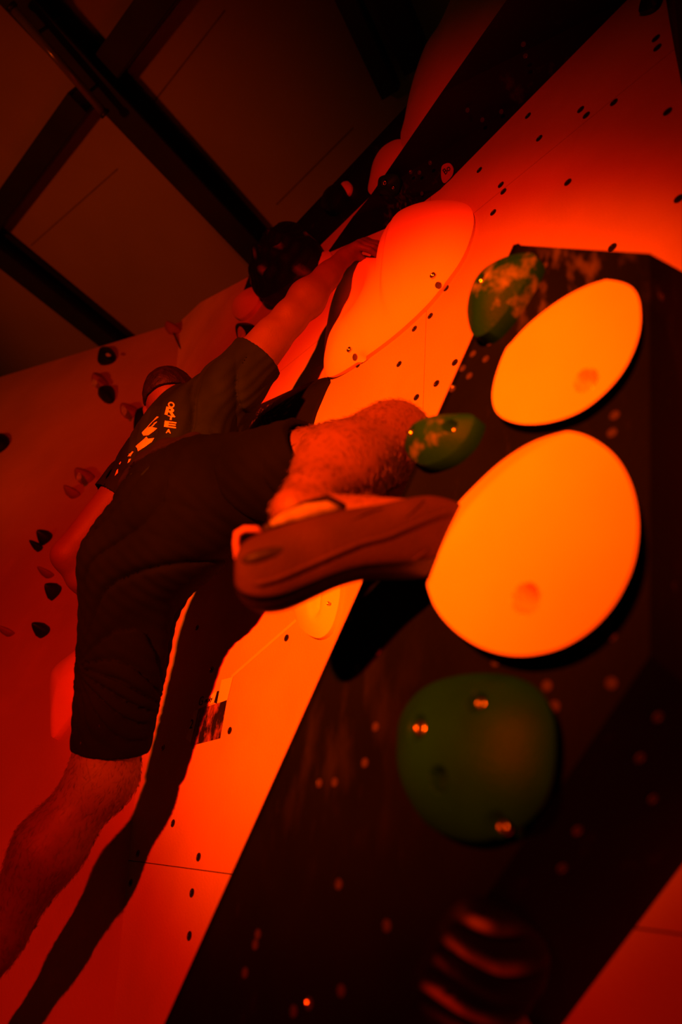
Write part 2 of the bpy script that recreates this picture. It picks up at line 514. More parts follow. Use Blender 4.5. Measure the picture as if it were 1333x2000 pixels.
# T-nuts in the leaning wall
TN = tnut_mesh('t_nut', False); TNG = tnut_mesh('t_nut_bright', True)
wall_nuts = [(1135, 214), (1146, 225), (1200, 200), (1032, 226), (1282, 75), (1285, 93), (1054, 270), (1110, 356), (979, 361), (984, 374), (964, 415), (937, 332),
             (1305, 218), (1327, 388), (1197, 483), (872, 563), (841, 617), (810, 642), (780, 711), (853, 749), (814, 776), (700, 713),
             (889, 708), (560, 1246), (338, 1608), (269, 1667), (388, 1674), (255, 1724), (375, 1744), (230, 1787), (370, 1828), (449, 1427), (185, 1660), (170, 1710),
             (137, 1760), (45, 1908), (119, 1967), (385, 1226), (413, 1308), (318, 1460)]
for x, y in wall_nuts:
    put('t_nut', TN, wpx(x, y, 0.0006), -NIN, None, random.random() * 6).parent = wl
for o in wl.children:
    pass

# steel beams under the ceiling


def beam(name, label, x0, y0, x1, y1, w, hgt, zt, kind='i', cat='beam', group='steel ceiling beams', ext=2.2):
    pl = Plane((0, 0, zt - hgt / 2), (0, 0, -1), (0, 1, 0))
    p, qv = pl.hit(x0, y0), pl.hit(x1, y1)
    d = unit(qv - p); p = p - d * ext; s = unit(np.cross(d, [0, 0, 1])); u = np.array([0, 0, 1.0])
    root = thing(name, label, cat, (p + qv) / 2, group)

    def bar(nm, sw, zc, hh, m='steel_dark'):
        vs = []
        for e in (p, qv):
            for a, b in ((-1, -1), (1, -1), (1, 1), (-1, 1)):
                vs.append(e + s * a * sw / 2 + u * (zc + b * hh / 2))
        mesh(nm, vs, [(0, 1, 2, 3), (7, 6, 5, 4), (0, 4, 5, 1), (1, 5, 6, 2), (2, 6, 7, 3), (3, 7, 4, 0)], m, root, smooth=False)
    if kind == 'i':
        bar('flange', w, -hgt / 2 + 0.008, 0.016); bar('flange', w, hgt / 2 - 0.008, 0.016); bar('web', 0.012, 0, hgt - 0.03)
    else:
        for sg in (-1, 1):
            vs = []
            for e in (p, qv):
                for a, b in ((-.006, -1), (.006, -1), (.006, 1), (-.006, 1)):
                    vs.append(e + s * (sg * w / 2 + a) + u * (b * hgt / 2))
            mesh('web', vs, [(0, 1, 2, 3), (7, 6, 5, 4), (0, 4, 5, 1), (1, 5, 6, 2), (2, 6, 7, 3), (3, 7, 4, 0)], 'steel_dark', root, smooth=False)
        bar('flange', w, -hgt / 2, 0.012)
    return root


beam('steel_beam', 'long dark steel beam running down to the black chunky hold', 30, -30, 540, 520, 0.16, 0.20, ZC - 0.02)
beam('steel_beam', 'dark steel beam ending above the far wall at the picture edge', -60, 435, 270, 700, 0.16, 0.18, ZC - 0.02)
beam('cross_brace', 'upper dark brace joining the long beam from the top edge', 330, -30, 205, 140, 0.13, 0.12, ZC - 0.02, 'u', 'brace', 'ceiling cross braces')
beam('cross_brace', 'lower dark brace between the two beams, cut off square', 160, 195, -20, 440, 0.12, 0.10, ZC - 0.02, 'u', 'brace', 'ceiling cross braces', 0.0)
beam('ceiling_strut', 'thin dark strut hanging nearer the long beam', 668, -30, 765, 180, 0.085, 0.08, ZC - 0.02, 'u', 'strut', 'short ceiling struts')
beam('ceiling_strut', 'thick dark strut beside the tall red hold', 752, -30, 818, 128, 0.13, 0.08, ZC - 0.02, 'u', 'strut', 'short ceiling struts')
# tube lamp hanging below the long beam
lt = thing('tube_lamp', 'unlit tube lamp alongside the long steel beam', 'lamp', J(110, 110, 4.2))
pa, pb = Plane((0, 0, ZC - 0.34), (0, 0, -1)).hit(20, 10), Plane((0, 0, ZC - 0.34), (0, 0, -1)).hit(205, 222)
tube('tube', [pa, pb], 0.022, 'lamp_glass', lt, 14)
for t in (0.0, 0.985):
    tube('end_cap', [pa + (pb - pa) * t, pa + (pb - pa) * (t + 0.03)], 0.03, 'steel_dark', lt, 14)
for t in (0.25, 0.8):
    pp = pa + (pb - pa) * t; tube('bracket', [pp, pp + np.array([0, 0, 0.32])], 0.008, 'steel_dark', lt, 8)
# ceiling sheet joints
for (x0, y0, x1, y1) in [(690, 250, 540, 400), (520, 540, 280, 700), (440, 20, 300, 200), (230, 330, 60, 480)]:
    p, qv = CEIL.hit(x0, y0, 0.002), CEIL.hit(x1, y1, 0.002); d = unit(qv - p); s = np.cross(d, [0, 0, 1]) * 0.004
    slab('joint', [p - s, p + s, qv + s, qv - s], (0, 0, -1), 0.004, 'ceiling_joint', ce)

# ------------------------------------------------------------------ big black volume in front
vol = thing('climbing_volume', 'huge black angular volume filling the lower right, carrying orange and green holds', 'volume', wpx(1000, 1300, 0))
pxA = [(1003, 478), (1270, 495), (1270, 1280), (950, 1750), (576, 2300), (186, 2300)]
topA = [wpx(x, y, VP) for x, y in pxA]
fa = slab('front_panel', topA, -NIN, 0.012, 'volume_black', vol)
# base corners on the wall
bs = [wpx(1420, 578, 0), wpx(1500, 1468, 0), wpx(875, 2300, 0)]


def under(P):
    d = P - W0; return WP(d[1], d @ UW, 0)


b_tl, b_bl = under(topA[0]), under(topA[5])
def face(name, pts, m='volume_black'):
    pts = [np.asarray(p) for p in pts]
    n = np.cross(pts[1] - pts[0], pts[2] - pts[0]); c = sum(pts) / len(pts)
    if n @ (c - vol_c) < 0: n = -n
    return slab(name, pts, n, 0.012, m, vol)


vol_c = sum(topA) / 6 + NIN * 0.12
face('side_panel', [topA[1], topA[2], bs[1], bs[0]])
face('side_panel', [topA[2], topA[3], topA[4], bs[2], bs[1]])
face('side_panel', [topA[0], topA[1], bs[0], b_tl])
face('side_panel', [topA[5], topA[0], b_tl, b_bl])
face('bottom_panel', [topA[4], topA[5], b_bl, bs[2]])
bpy.context.view_layer.update()


def bvh_of(objs):
    vs, fs = [], []
    for o in objs:
        k = len(vs); mwx = o.matrix_world
        vs += [mwx @ v.co for v in o.data.vertices]; fs += [tuple(k + i for i in p.vertices) for p in o.data.polygons]
    return BVHTree.FromPolygons(vs, fs)


vb = bvh_of([o for o in vol.children])


def cast(bv, x, y):
    h = bv.ray_cast(Vector(C), Vector(unit(ray(x, y))))
    return h


vol_nuts = [(1165, 1255), (1150, 1256), (1190, 1215), (1195, 1241), (970, 1292), (1070, 1340), (1085, 1380), (740, 1272), (714, 1490), (625, 1530), (655, 1528),
            (663, 1727), (757, 1808), (1250, 1480), (1285, 1400), (1128, 1622), (1098, 1695), (1305, 727), (1302, 782), (1326, 1018), (1318, 1145),
            (1202, 812), (1197, 846), (735, 1420), (700, 1305), (685, 1210), (950, 742 - 40), (905, 720), (925, 692), (918, 735), (885, 760), (1196, 1425 - 90),
            (505, 1825), (500, 1845), (480, 1900), (605, 1960), (575, 1975), (668, 1935), (1290, 580), (1065, 520), (990, 640), (958, 670), (1275, 1500 + 60)]
for x, y in vol_nuts:
    h = cast(vb, x, y)
    if h[0] is not None:
        put('t_nut', TNG, np.array(h[0]) + np.array(h[1]) * 0.0006, np.array(h[1]), vol, random.random() * 6)

# black wedge volume running along under the top strip
wed = thing('climbing_volume', 'long black wedge volume running up along the wall top, small green hold on it', 'volume', wpx(860, 370, 0))
base = [(1330, -108), (1225, 0), (1045, 182), (860, 370), (763, 442)]
ridge = [(1068, -112, .25), (990, 0, .22), (862, 182, .16), (722, 385, .08), (690, 423, .05)]
Bp = [wpx(x, y, 0.001) for x, y in base]; Rp = [wpx(x, y, p) for x, y, p in ridge]; tip = wpx(640, 493, 0.004)
Tp = []
for P in Rp:
    d = P - W0; Tp.append(WP(d[1] + 0.02, d @ UW + 0.10, 0.0))
Vv = Bp + Rp + [tip]
mesh('front_panel', Vv, [(i, i + 1, i + 6, i + 5) for i in range(4)] + [(4, 10, 9)], 'volume_black_chalky', wed, smooth=False)
mesh('top_panel', Rp + Tp + [tip], [(i, i + 1, i + 6, i + 5) for i in range(4)] + [(4, 10, 9)], 'volume_black', wed, smooth=False)
mesh('end_panel', [Bp[0], Rp[0], Tp[0]], [(0, 1, 2)], 'volume_black', wed, smooth=False)
bpy.context.view_layer.update()
wb = bvh_of(list(wed.children))
for x, y in [(1023, 86), (1027, 109), (914, 215), (980, 218), (820, 337), (803, 336), (825, 378), (943, 234), (841, 318)]:
    h = cast(wb, x, y)
    if h[0] is not None:
        nn = np.array(h[1]);
        if nn @ (C - np.array(h[0])) < 0: nn = -nn
        put('t_nut', TNG, np.array(h[0]) + nn * 0.0006, nn, wed, random.random() * 6)


def face_plane(bv, x, y):
    h = cast(bv, x, y); n = np.array(h[1])
    if n @ (C - np.array(h[0])) < 0: n = -n
    return Plane(np.array(h[0]), n, UW)


# dark volume at the upper right edge
dv = thing('climbing_volume', 'dark volume cut off at the upper right corner', 'volume', wpx(1400, 60, 0))
pts = [wpx(1297, -30, 0.0), wpx(1308, 40, 0.0), wpx(1320, 105, 0.0), wpx(1336, 185, 0.0), wpx(1420, 260, 0.0), wpx(1600, 100, 0.0), wpx(1500, -60, 0)]
cpk = sum(pts) / 7 - NIN * 0.16
mesh('panel', pts + [cpk], [(i, (i + 1) % 7, 7) for i in range(7)], 'volume_black', dv, smooth=False)

# ------------------------------------------------------------------ holds on the big black volume
def cres(pl, p0, p1, lift, slope, kb=0.25):
    """a second, steeper facet beyond the line p0-p1"""
    a, b = pl.uv(*p0, lift), pl.uv(*p1, lift); t = (b - a) / np.linalg.norm(b - a); nn = np.array([-t[1], t[0]])
    ctr = pl.uv(1100, 1100, lift)
    if (ctr - a) @ nn > 0: nn = -nn
    def f(u, v, r):
        s = (u - a[0]) * nn[0] + (v - a[1]) * nn[1]
        s2 = np.clip((u - a[0]) * t[0] + (v - a[1]) * t[1], 0, np.linalg.norm(b - a))
        bow = kb * s2 * (np.linalg.norm(b - a) - s2) / np.linalg.norm(b - a)
        return -slope * np.maximum(0, s - bow)
    return f


hold('climbing_hold', 'largest orange oval hold, under the toe of the shoe', VOLA,
     [(833, 1140), (815, 1090), (812, 1040), (828, 990), (858, 955), (894, 926), (952, 880), (1014, 850), (1080, 842), (1140, 850), (1195, 885), (1230, 940), (1246, 1010), (1242, 1080),
      (1222, 1140), (1188, 1195), (1140, 1240), (1080, 1270), (1010, 1280), (945, 1266), (890, 1232), (852, 1188)],
     0.046, 0.012, 'hold_orange', center=(1050, 1065), bolts=[(1030, 1170, 0.013, 0.05)], hfun=cres(VOLA, (836, 1135), (1100, 843), 0.05, 0.55, 0.50), nr=46, na=140, power=2.5, base_scale=0.72)
hold('climbing_hold', 'orange egg hold above the largest orange oval', VOLA,
     [(963, 785), (966, 745), (985, 690), (1015, 635), (1055, 595), (1105, 563), (1160, 547), (1215, 552), (1243, 572), (1252, 615), (1245, 665), (1220, 720), (1180, 768),
      (1130, 805), (1070, 825), (1015, 827), (977, 812)],
     0.022, 0.015, 'hold_orange', center=(1110, 700), bolts=[(1143, 742, 0.011, 0.035)], hfun=cres(VOLA, (1000, 672), (1175, 552), 0.022, 0.5, 0.3), nr=40, na=120, power=2.2, base_scale=0.75)
hold('climbing_hold', 'green hold with chalky blotches at the top corner of the black volume', VOLA,
     [(918, 640), (913, 600), (925, 558), (950, 525), (985, 503), (1020, 494), (1046, 498), (1040, 525), (1015, 570), (985, 615), (955, 647), (930, 657)],
     0.025, 0.03, 'hold_green_chalky', bolts=[(945, 552, 0.010, 0.012)], nr=30, na=80)
hold('climbing_hold', 'green pointed hold right beside the climber\'s knee', VOLA,
     [(796, 850), (812, 828), (850, 812), (890, 808), (925, 811), (922, 835), (905, 865), (870, 895), (830, 908), (805, 897), (792, 875)],
     0.025, 0.03, 'hold_green_spotted', bolts=[(806, 846, 0.009, 0.008), (878, 832, 0.008, 0.018)], nr=30, na=80)
hold('climbing_hold', 'large round green hold below the largest orange oval', VOLA,
     [(778, 1450), (785, 1400), (815, 1355), (860, 1328), (930, 1315), (1000, 1320), (1050, 1345), (1078, 1390), (1086, 1450), (1077, 1530), (1047, 1590), (1000, 1625),
      (940, 1645), (880, 1636), (830, 1605), (795, 1550), (779, 1500)],
     0.03, 0.04, 'hold_green', bolts=[(828, 1425, 0.0125, 0.012), (938, 1374, 0.009, 0.016), (872, 1525, 0.010, 0.03), (958, 1610, 0.009, 0.02)], nr=44, na=120, power=2.4, q=0.8, base_scale=0.85)
VOLC = face_plane(vb, 1010, 1850)
# ribbed black hold with chalk on its ridges, lowest in the picture
rc = VOLC.uv(935, 1870, .03); rd = VOLC.uv(1035, 1882, .03) - rc; rl = np.linalg.norm(rd); rd /= rl; rn = np.array([-rd[1], rd[0]])
if (VOLC.uv(965, 1790, .03) - rc) @ rn < 0: rn = -rn
def rib(u, v, r):
    s = ((u - rc[0]) * rn[0] + (v - rc[1]) * rn[1]); return 0.010 * np.cos(s / 0.027 * 2 * math.pi) * (1 - r ** 3)
def ribc(u, v, r):
    s = ((u - rc[0]) * rn[0] + (v - rc[1]) * rn[1]); t = ((u - rc[0]) * rd[0] + (v - rc[1]) * rd[1])
    ridge_ = np.clip(np.cos(s / 0.027 * 2 * math.pi) * 1.6 - 0.5, 0, 1)
    return 2.8 * ridge_ * (1 - r ** 6) * (np.exp(-((t + 0.03 + 0.02 * np.sin(s * 150)) / 0.014) ** 2) + 0.35 * np.exp(-((t - 0.02) / 0.03) ** 2) * (0.5 + 0.5 * np.sin(s * 90 + 1)))
hold('climbing_hold', 'black ribbed hold with chalky ridges near the bottom edge', VOLC,
     [(815, 1950), (840, 1880), (875, 1815), (930, 1772), (995, 1785), (1055, 1825), (1075, 1880), (1045, 1940), (960, 1995), (860, 2010)],
     0.012, 0.03, 'hold_black_chalked', hfun=rib, attr=ribc, nr=40, na=110)
hold('climbing_hold', 'tip of a red hold peeking in at the bottom edge', VOLC,
     [(960, 2020), (972, 2000), (992, 1988), (1015, 1990), (1035, 2002), (1046, 2030), (1030, 2080), (990, 2090), (962, 2060)], 0.03, 0.05, 'hold_orange_dim', nr=14, na=40)

# ------------------------------------------------------------------ holds on the leaning wall
g0 = MAIN.uv(688, 572, .05); g1 = MAIN.uv(762, 500, .06)
def saddle(u, v, r):
    d = np.hypot((u - g0[0]) / 0.085, (v - g0[1]) / 0.10)
    a = -0.046 * np.exp(-d * d * 1.3)
    step = 0.010 * sstep(-0.012, 0.006, (u - g1[0]) * (1 if MAIN.uv(850, 500, .06)[0] > g1[0] else -1)) * sstep(g1[1] - 0.30, g1[1] - 0.05, v)
    return (a + step) * (1 - r ** 6)
hold('climbing_hold', 'big two-lobed orange hold gripped by the climber\'s hand', MAIN,
     [(893, 393), (918, 404), (926, 428), (920, 462), (902, 506), (870, 552), (830, 600), (770, 655), (705, 703), (655, 733), (636, 732), (633, 700), (637, 650), (647, 595),
      (660, 545), (680, 515), (706, 499), (735, 504), (757, 502), (762, 475), (768, 443), (785, 415), (815, 398), (853, 391)],
     0.014, 0.066, 'hold_orange', center=(765, 570), bolts=[(849, 541, 0.011, 0.012), (687, 686, 0.011, 0.012)], hfun=saddle, nr=50, na=170, power=3.0, q=0.9, base_scale=0.98)
hold('climbing_hold', 'pale orange hold with a groove, half hidden under the shoe', MAIN,
     [(570, 1180), (580, 1215), (600, 1238), (625, 1246), (645, 1230), (658, 1195), (665, 1150), (660, 1110), (640, 1085), (600, 1080), (570, 1110), (560, 1150)],
     0.012, 0.03, 'hold_orange', bolts=[(638, 1177, 0.006, 0.004)], nr=24, na=70,
     hfun=lambda u, v, r: -0.02 * np.exp(-((u - MAIN.uv(617, 1175, .03)[0]) / 0.012) ** 2) * sstep(MAIN.uv(625, 1210, .03)[1], MAIN.uv(617, 1180, .03)[1], v))
hold('climbing_hold', 'tall curved red hold above the black wedge, cut by the top edge', MAIN,
     [(900, -40), (862, 42), (832, 88), (813, 138), (800, 185), (790, 235), (783, 270), (800, 320), (850, 270), (930, 150), (1030, 0), (1050, -60), (990, -110), (930, -95)],
     0.03, 0.06, 'hold_orange_dim', center=(890, 110), nr=26, na=80)
hold('climbing_hold', 'smaller curved red hold just below the tall red one', MAIN,
     [(783, 272), (765, 276), (745, 290), (730, 315), (723, 345), (720, 374), (740, 380), (780, 340), (810, 300), (805, 280)],
     0.018, 0.03, 'hold_orange_dim', nr=20, na=60)
PW = face_plane(wb, 762, 362)
hold('climbing_hold', 'small green hold with chalk drips on the black wedge', PW,
     [(738, 360), (742, 346), (760, 340), (775, 342), (782, 355), (779, 376), (768, 385), (750, 382), (738, 374)],
     0.012, 0.022, 'hold_green', bolts=[(753, 357, 0.009, 0.006), (768, 367, 0.006, 0.006)], nr=20, na=50)
sm = [np.array(wpx(x, y, 0)) for x, y in [(1, 1)]]
hold('climbing_hold', 'chunky black hold at the foot of the long steel beam', STRIP,
     [(592, 445), (572, 433), (548, 434), (530, 450), (512, 468), (494, 488), (487, 525), (490, 556), (508, 582), (538, 572), (572, 548), (600, 515), (612, 480)],
     0.06, 0.07, 'hold_black_chalked', center=(548, 508), nr=24, na=70,
     hfun=lambda u, v, r: 0.02 * np.sin(u * 55 + 1) * np.cos(v * 48) * (1 - r ** 4),
     attr=lambda u, v, r: np.clip(np.sin(u * 31 + 2) * np.sin(v * 27 + 1.2 + 20 * u) * 3 - 2.3, 0, 1), bolts=[(524, 495, 0.012, 0.01)])
hold('climbing_hold', 'small pale hold on the black top strip', STRIP, [(668, 372), (670, 358), (680, 354), (686, 364), (682, 378), (674, 382)], 0.01, 0.02, 'hold_orange_dim', nr=10, na=30)
hold('climbing_hold', 'lumpy black hold against the ceiling on the top strip', STRIP, [(628, 402), (634, 380), (650, 362), (664, 358), (672, 372), (662, 395), (645, 412)], 0.03, 0.03, 'hold_black', nr=10, na=36)
hold('climbing_hold', 'small orange hold behind the climber\'s wrist', MAIN, [(602, 540), (604, 515), (622, 498), (642, 490), (648, 510), (636, 530), (615, 545)], 0.015, 0.03, 'hold_orange_dim', nr=12, na=40)
hold('climbing_hold', 'red hold below the chunky black hold', MAIN, [(454, 612), (458, 592), (478, 571), (496, 560), (506, 580), (494, 604), (470, 622)], 0.02, 0.04, 'hold_orange_dim', nr=12, na=40)
hold('climbing_hold', 'dark hold cut by the top edge near the upper right corner', MAIN, [(1248, 22), (1256, 5), (1268, -20), (1292, -22), (1286, 4), (1268, 19)], 0.012, 0.02, 'hold_black', nr=10, na=36)
# pointed black volume behind the shorts
o0 = MAIN.uv(560, 830, .05); o1 = MAIN.uv(638, 740, .05)
hold('climbing_volume', 'black pointed volume between the shirt and the two-lobed hold', MAIN,
     [(640, 737), (600, 749), (540, 775), (480, 806), (468, 840), (466, 900), (520, 905), (590, 860), (615, 800), (632, 760)],
     0.012, 0.05, 'hold_black_chalked', cat='volume', nr=20, na=80, power=1.2,
     attr=lambda u, v, r: 0.5 * (np.sin(u * 300 + v * 120) > 0.93) * (r < 0.6))
# name tag on the wedge
tp = face_plane(wb, 873, 340)
tg = [(862, 335), (864, 324), (872, 319), (880, 320), (886, 330), (884, 342), (876, 352), (868, 358), (863, 350)]
uv = closed_spline(np.array([tp.uv(x, y, 0.003) for x, y in tg]), 30)
tr = thing('route_tag', 'small rounded red tag with scribbled writing on the black wedge', 'tag', tp.pt(*uv.mean(0), 0))
slab('plate', [tp.pt(u, v, 0.003) for u, v in uv], tp.n, 0.003, 'tag_red', tr)


def text_on(plane, body, px, py, size, m, parent, lift=0.001, up_px=None, shear=0.0, name='lettering', sx=1.0):
    cu = bpy.data.curves.new(name, 'FONT'); cu.body = body; cu.align_x = 'CENTER'; cu.align_y = 'CENTER'; cu.size = size; cu.shear = shear
    cu.extrude = 0.0004; cu.space_character = 0.95
    o = bpy.data.objects.new(name, cu); COL.objects.link(o)
    bpy.context.view_layer.update()
    me = bpy.data.meshes.new_from_object(o.evaluated_get(bpy.context.evaluated_depsgraph_get()))
    bpy.data.objects.remove(o); bpy.data.curves.remove(cu)
    p = plane.hit(px, py, lift)
    e2 = plane.e2
    if up_px is not None:
        e2 = unit(plane.hit(up_px[0], up_px[1], lift) - p)
    # reading direction: seen from outside
    e1 = np.cross(e2, plane.n)
    for v in me.vertices:
        x, y, z = v.co; w = p + e1 * x * sx + e2 * y + plane.n * z; v.co = w
    me.materials.clear(); me.materials.append(MATS[m]); me.name = name
    ob = bpy.data.objects.new(name, me)
    return link(ob, parent)


text_on(tp, 'Bo', 873, 332, 0.022, 'ink', tr, 0.004)
# pale streak on the wall, laid as a thin raised strip
tpz = thing('pale_streak', 'thin pale streak from the poster to the grooved hold', 'streak', wpx(515, 1265, 0))
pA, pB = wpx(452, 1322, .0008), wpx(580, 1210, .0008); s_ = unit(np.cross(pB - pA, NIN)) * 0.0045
slab('streak', [pA - s_, pA + s_, pB + s_, pB - s_], -NIN, 0.0007, 'streak_pale', tpz)

# ------------------------------------------------------------------ poster
po = thing('poster', 'small poster with dark photo, paper labels and number on the wall', 'poster', wpx(405, 1400, 0))
def sheet(name, px, m, lift):
    return slab(name, [wpx(x, y, lift) for x, y in px], -NIN, 0.0006, m, po)
sheet('photo', [(371, 1457), (388, 1386), (443, 1367), (430, 1442)], 'photo_print', 0.0012)
sheet('paper', [(387, 1385), (395, 1368), (424, 1350), (418, 1372)], 'paper', 0.0018)
sheet('paper', [(424, 1374), (433, 1328), (455, 1322), (444, 1367)], 'paper', 0.0022)
sheet('paper', [(364, 1442), (380, 1388), (387, 1386), (374, 1452)], 'paper', 0.0009)
sheet('photo_border', [(418, 1372), (424, 1350), (428, 1349), (423, 1374)], 'ink', 0.0025)
text_on(MAIN, 'moky', 407, 1367, 0.018, 'ink', po, 0.0026, shear=0.3)
text_on(MAIN, '2', 374, 1415, 0.034, 'ink', po, 0.0016)
text_on(MAIN, 'G', 393, 1370, 0.034, 'ink', po, 0.0026)

# ------------------------------------------------------------------ holds on the turned far wall
def tear(cx, cy, w, h, rot, tipdir=1.0):
    pts = []
    for k in range(12):
        a = 2 * math.pi * k / 12; rr = 1.0 + 0.32 * max(0, math.cos(a)) ** 3
        x, y = rr * math.cos(a) * w / 2, math.sin(a) * h / 2 * (1 - 0.18 * math.cos(a))
        pts.append((cx + x * math.cos(rot) - y * math.sin(rot), cy + x * math.sin(rot) + y * math.cos(rot)))
    return pts


def chalk_patch(plane, px, py, w, h, rot, root, lift):
    uv = closed_spline(np.array([plane.uv(x, y, lift) for x, y in tear(px, py, w, h, rot)]), 16)
    slab('chalk_patch', [plane.pt(u, v, lift) for u, v in uv], plane.n, 0.002, 'chalk_white', root)


far = [
    ('black hold with a bright bolt, topmost on the far wall', 207, 693, 32, 30, 2.4, 'hold_black', (211, 693, 9, 6, 0.2)),
    ('plain black hold, second from the top on the far wall', 207, 769, 28, 30, -1.0, 'hold_black', None),
    ('faint maroon hold between the two upper black holds', 192, 742, 26, 26, 0.3, 'hold_maroon', (184, 748, 9, 16, 0)),
    ('maroon hold with chalky bolt patch, nearest the climber\'s head', 249, 801, 28, 24, -0.2, 'hold_maroon', (242, 802, 9, 20, -0.2)),
    ('maroon hold with chalky spot above the bent elbow', 161, 928, 30, 26, -0.1, 'hold_maroon', (154, 931, 8, 17, 0.2)),
    ('dull red hold just under the maroon one', 138, 960, 22, 18, 0.0, 'hold_maroon', None),
    ('black triangular hold against the back of the head', 280, 815, 46, 30, 2.2, 'hold_black', None),
    ('black hold half cut off by the left picture edge', 0, 862, 34, 24, 2.1, 'hold_black', None),
    ('small black hold outside the elbow, larger of the pair', 87, 1047, 26, 12, 2.25, 'hold_black', None),
    ('tiny black hold outside the elbow, smaller of the pair', 72, 1066, 14, 9, 2.25, 'hold_black', None),
    ('dark slanted hold beside the forearm', 104, 1152, 30, 12, 2.15, 'hold_black', None),
    ('black pointed hold left of the shorts', 80, 1228, 26, 17, 2.2, 'hold_black', None),
    ('dim red hold just right of the elbow pair', 88, 1118, 18, 14, 0.0, 'hold_maroon', None),
    ('dim red hold at the left picture edge', 10, 1232, 18, 14, 0.0, 'hold_maroon', None),
    ('red hold topmost above the climber\'s hair', 335, 640, 26, 18, 0.1, 'hold_maroon', None),
    ('maroon hold with two chalky spots above the climber\'s head', 390, 664, 26, 22, 0.0, 'hold_maroon', (384, 668, 7, 18, 0)),
]
for lb, x, y, w, h_, rot, m, ch in far:
    r_, o_ = hold('climbing_hold', lb, LEFT, tear(x, y, w, h_, rot), 0.02, 0.045, m, group='small holds on the far wall', nr=10, na=32, power=1.6)
    if ch: chalk_patch(LEFT, ch[0], ch[1], ch[2], ch[3], ch[4], r_, 0.068)
hold('climbing_hold', 'bright red curved hold left of the shorts hem', LEFT,
     [(98, 1330), (105, 1305), (130, 1283), (165, 1262), (188, 1290), (172, 1340), (150, 1380), (122, 1420), (101, 1441), (97, 1390)], 0.02, 0.05, 'hold_orange_dim', nr=16, na=50)
r_, o_ = hold('climbing_hold', 'black shield-shaped hold with white bolt patch beside the forearm', MAIN,
     [(466, 633), (474, 630), (486, 631), (498, 637), (493, 650), (482, 668), (472, 676), (465, 662), (463, 645)], 0.02, 0.035, 'hold_black', nr=14, na=44)
chalk_patch(MAIN, 471, 652, 13, 30, -0.1, r_, 0.056)

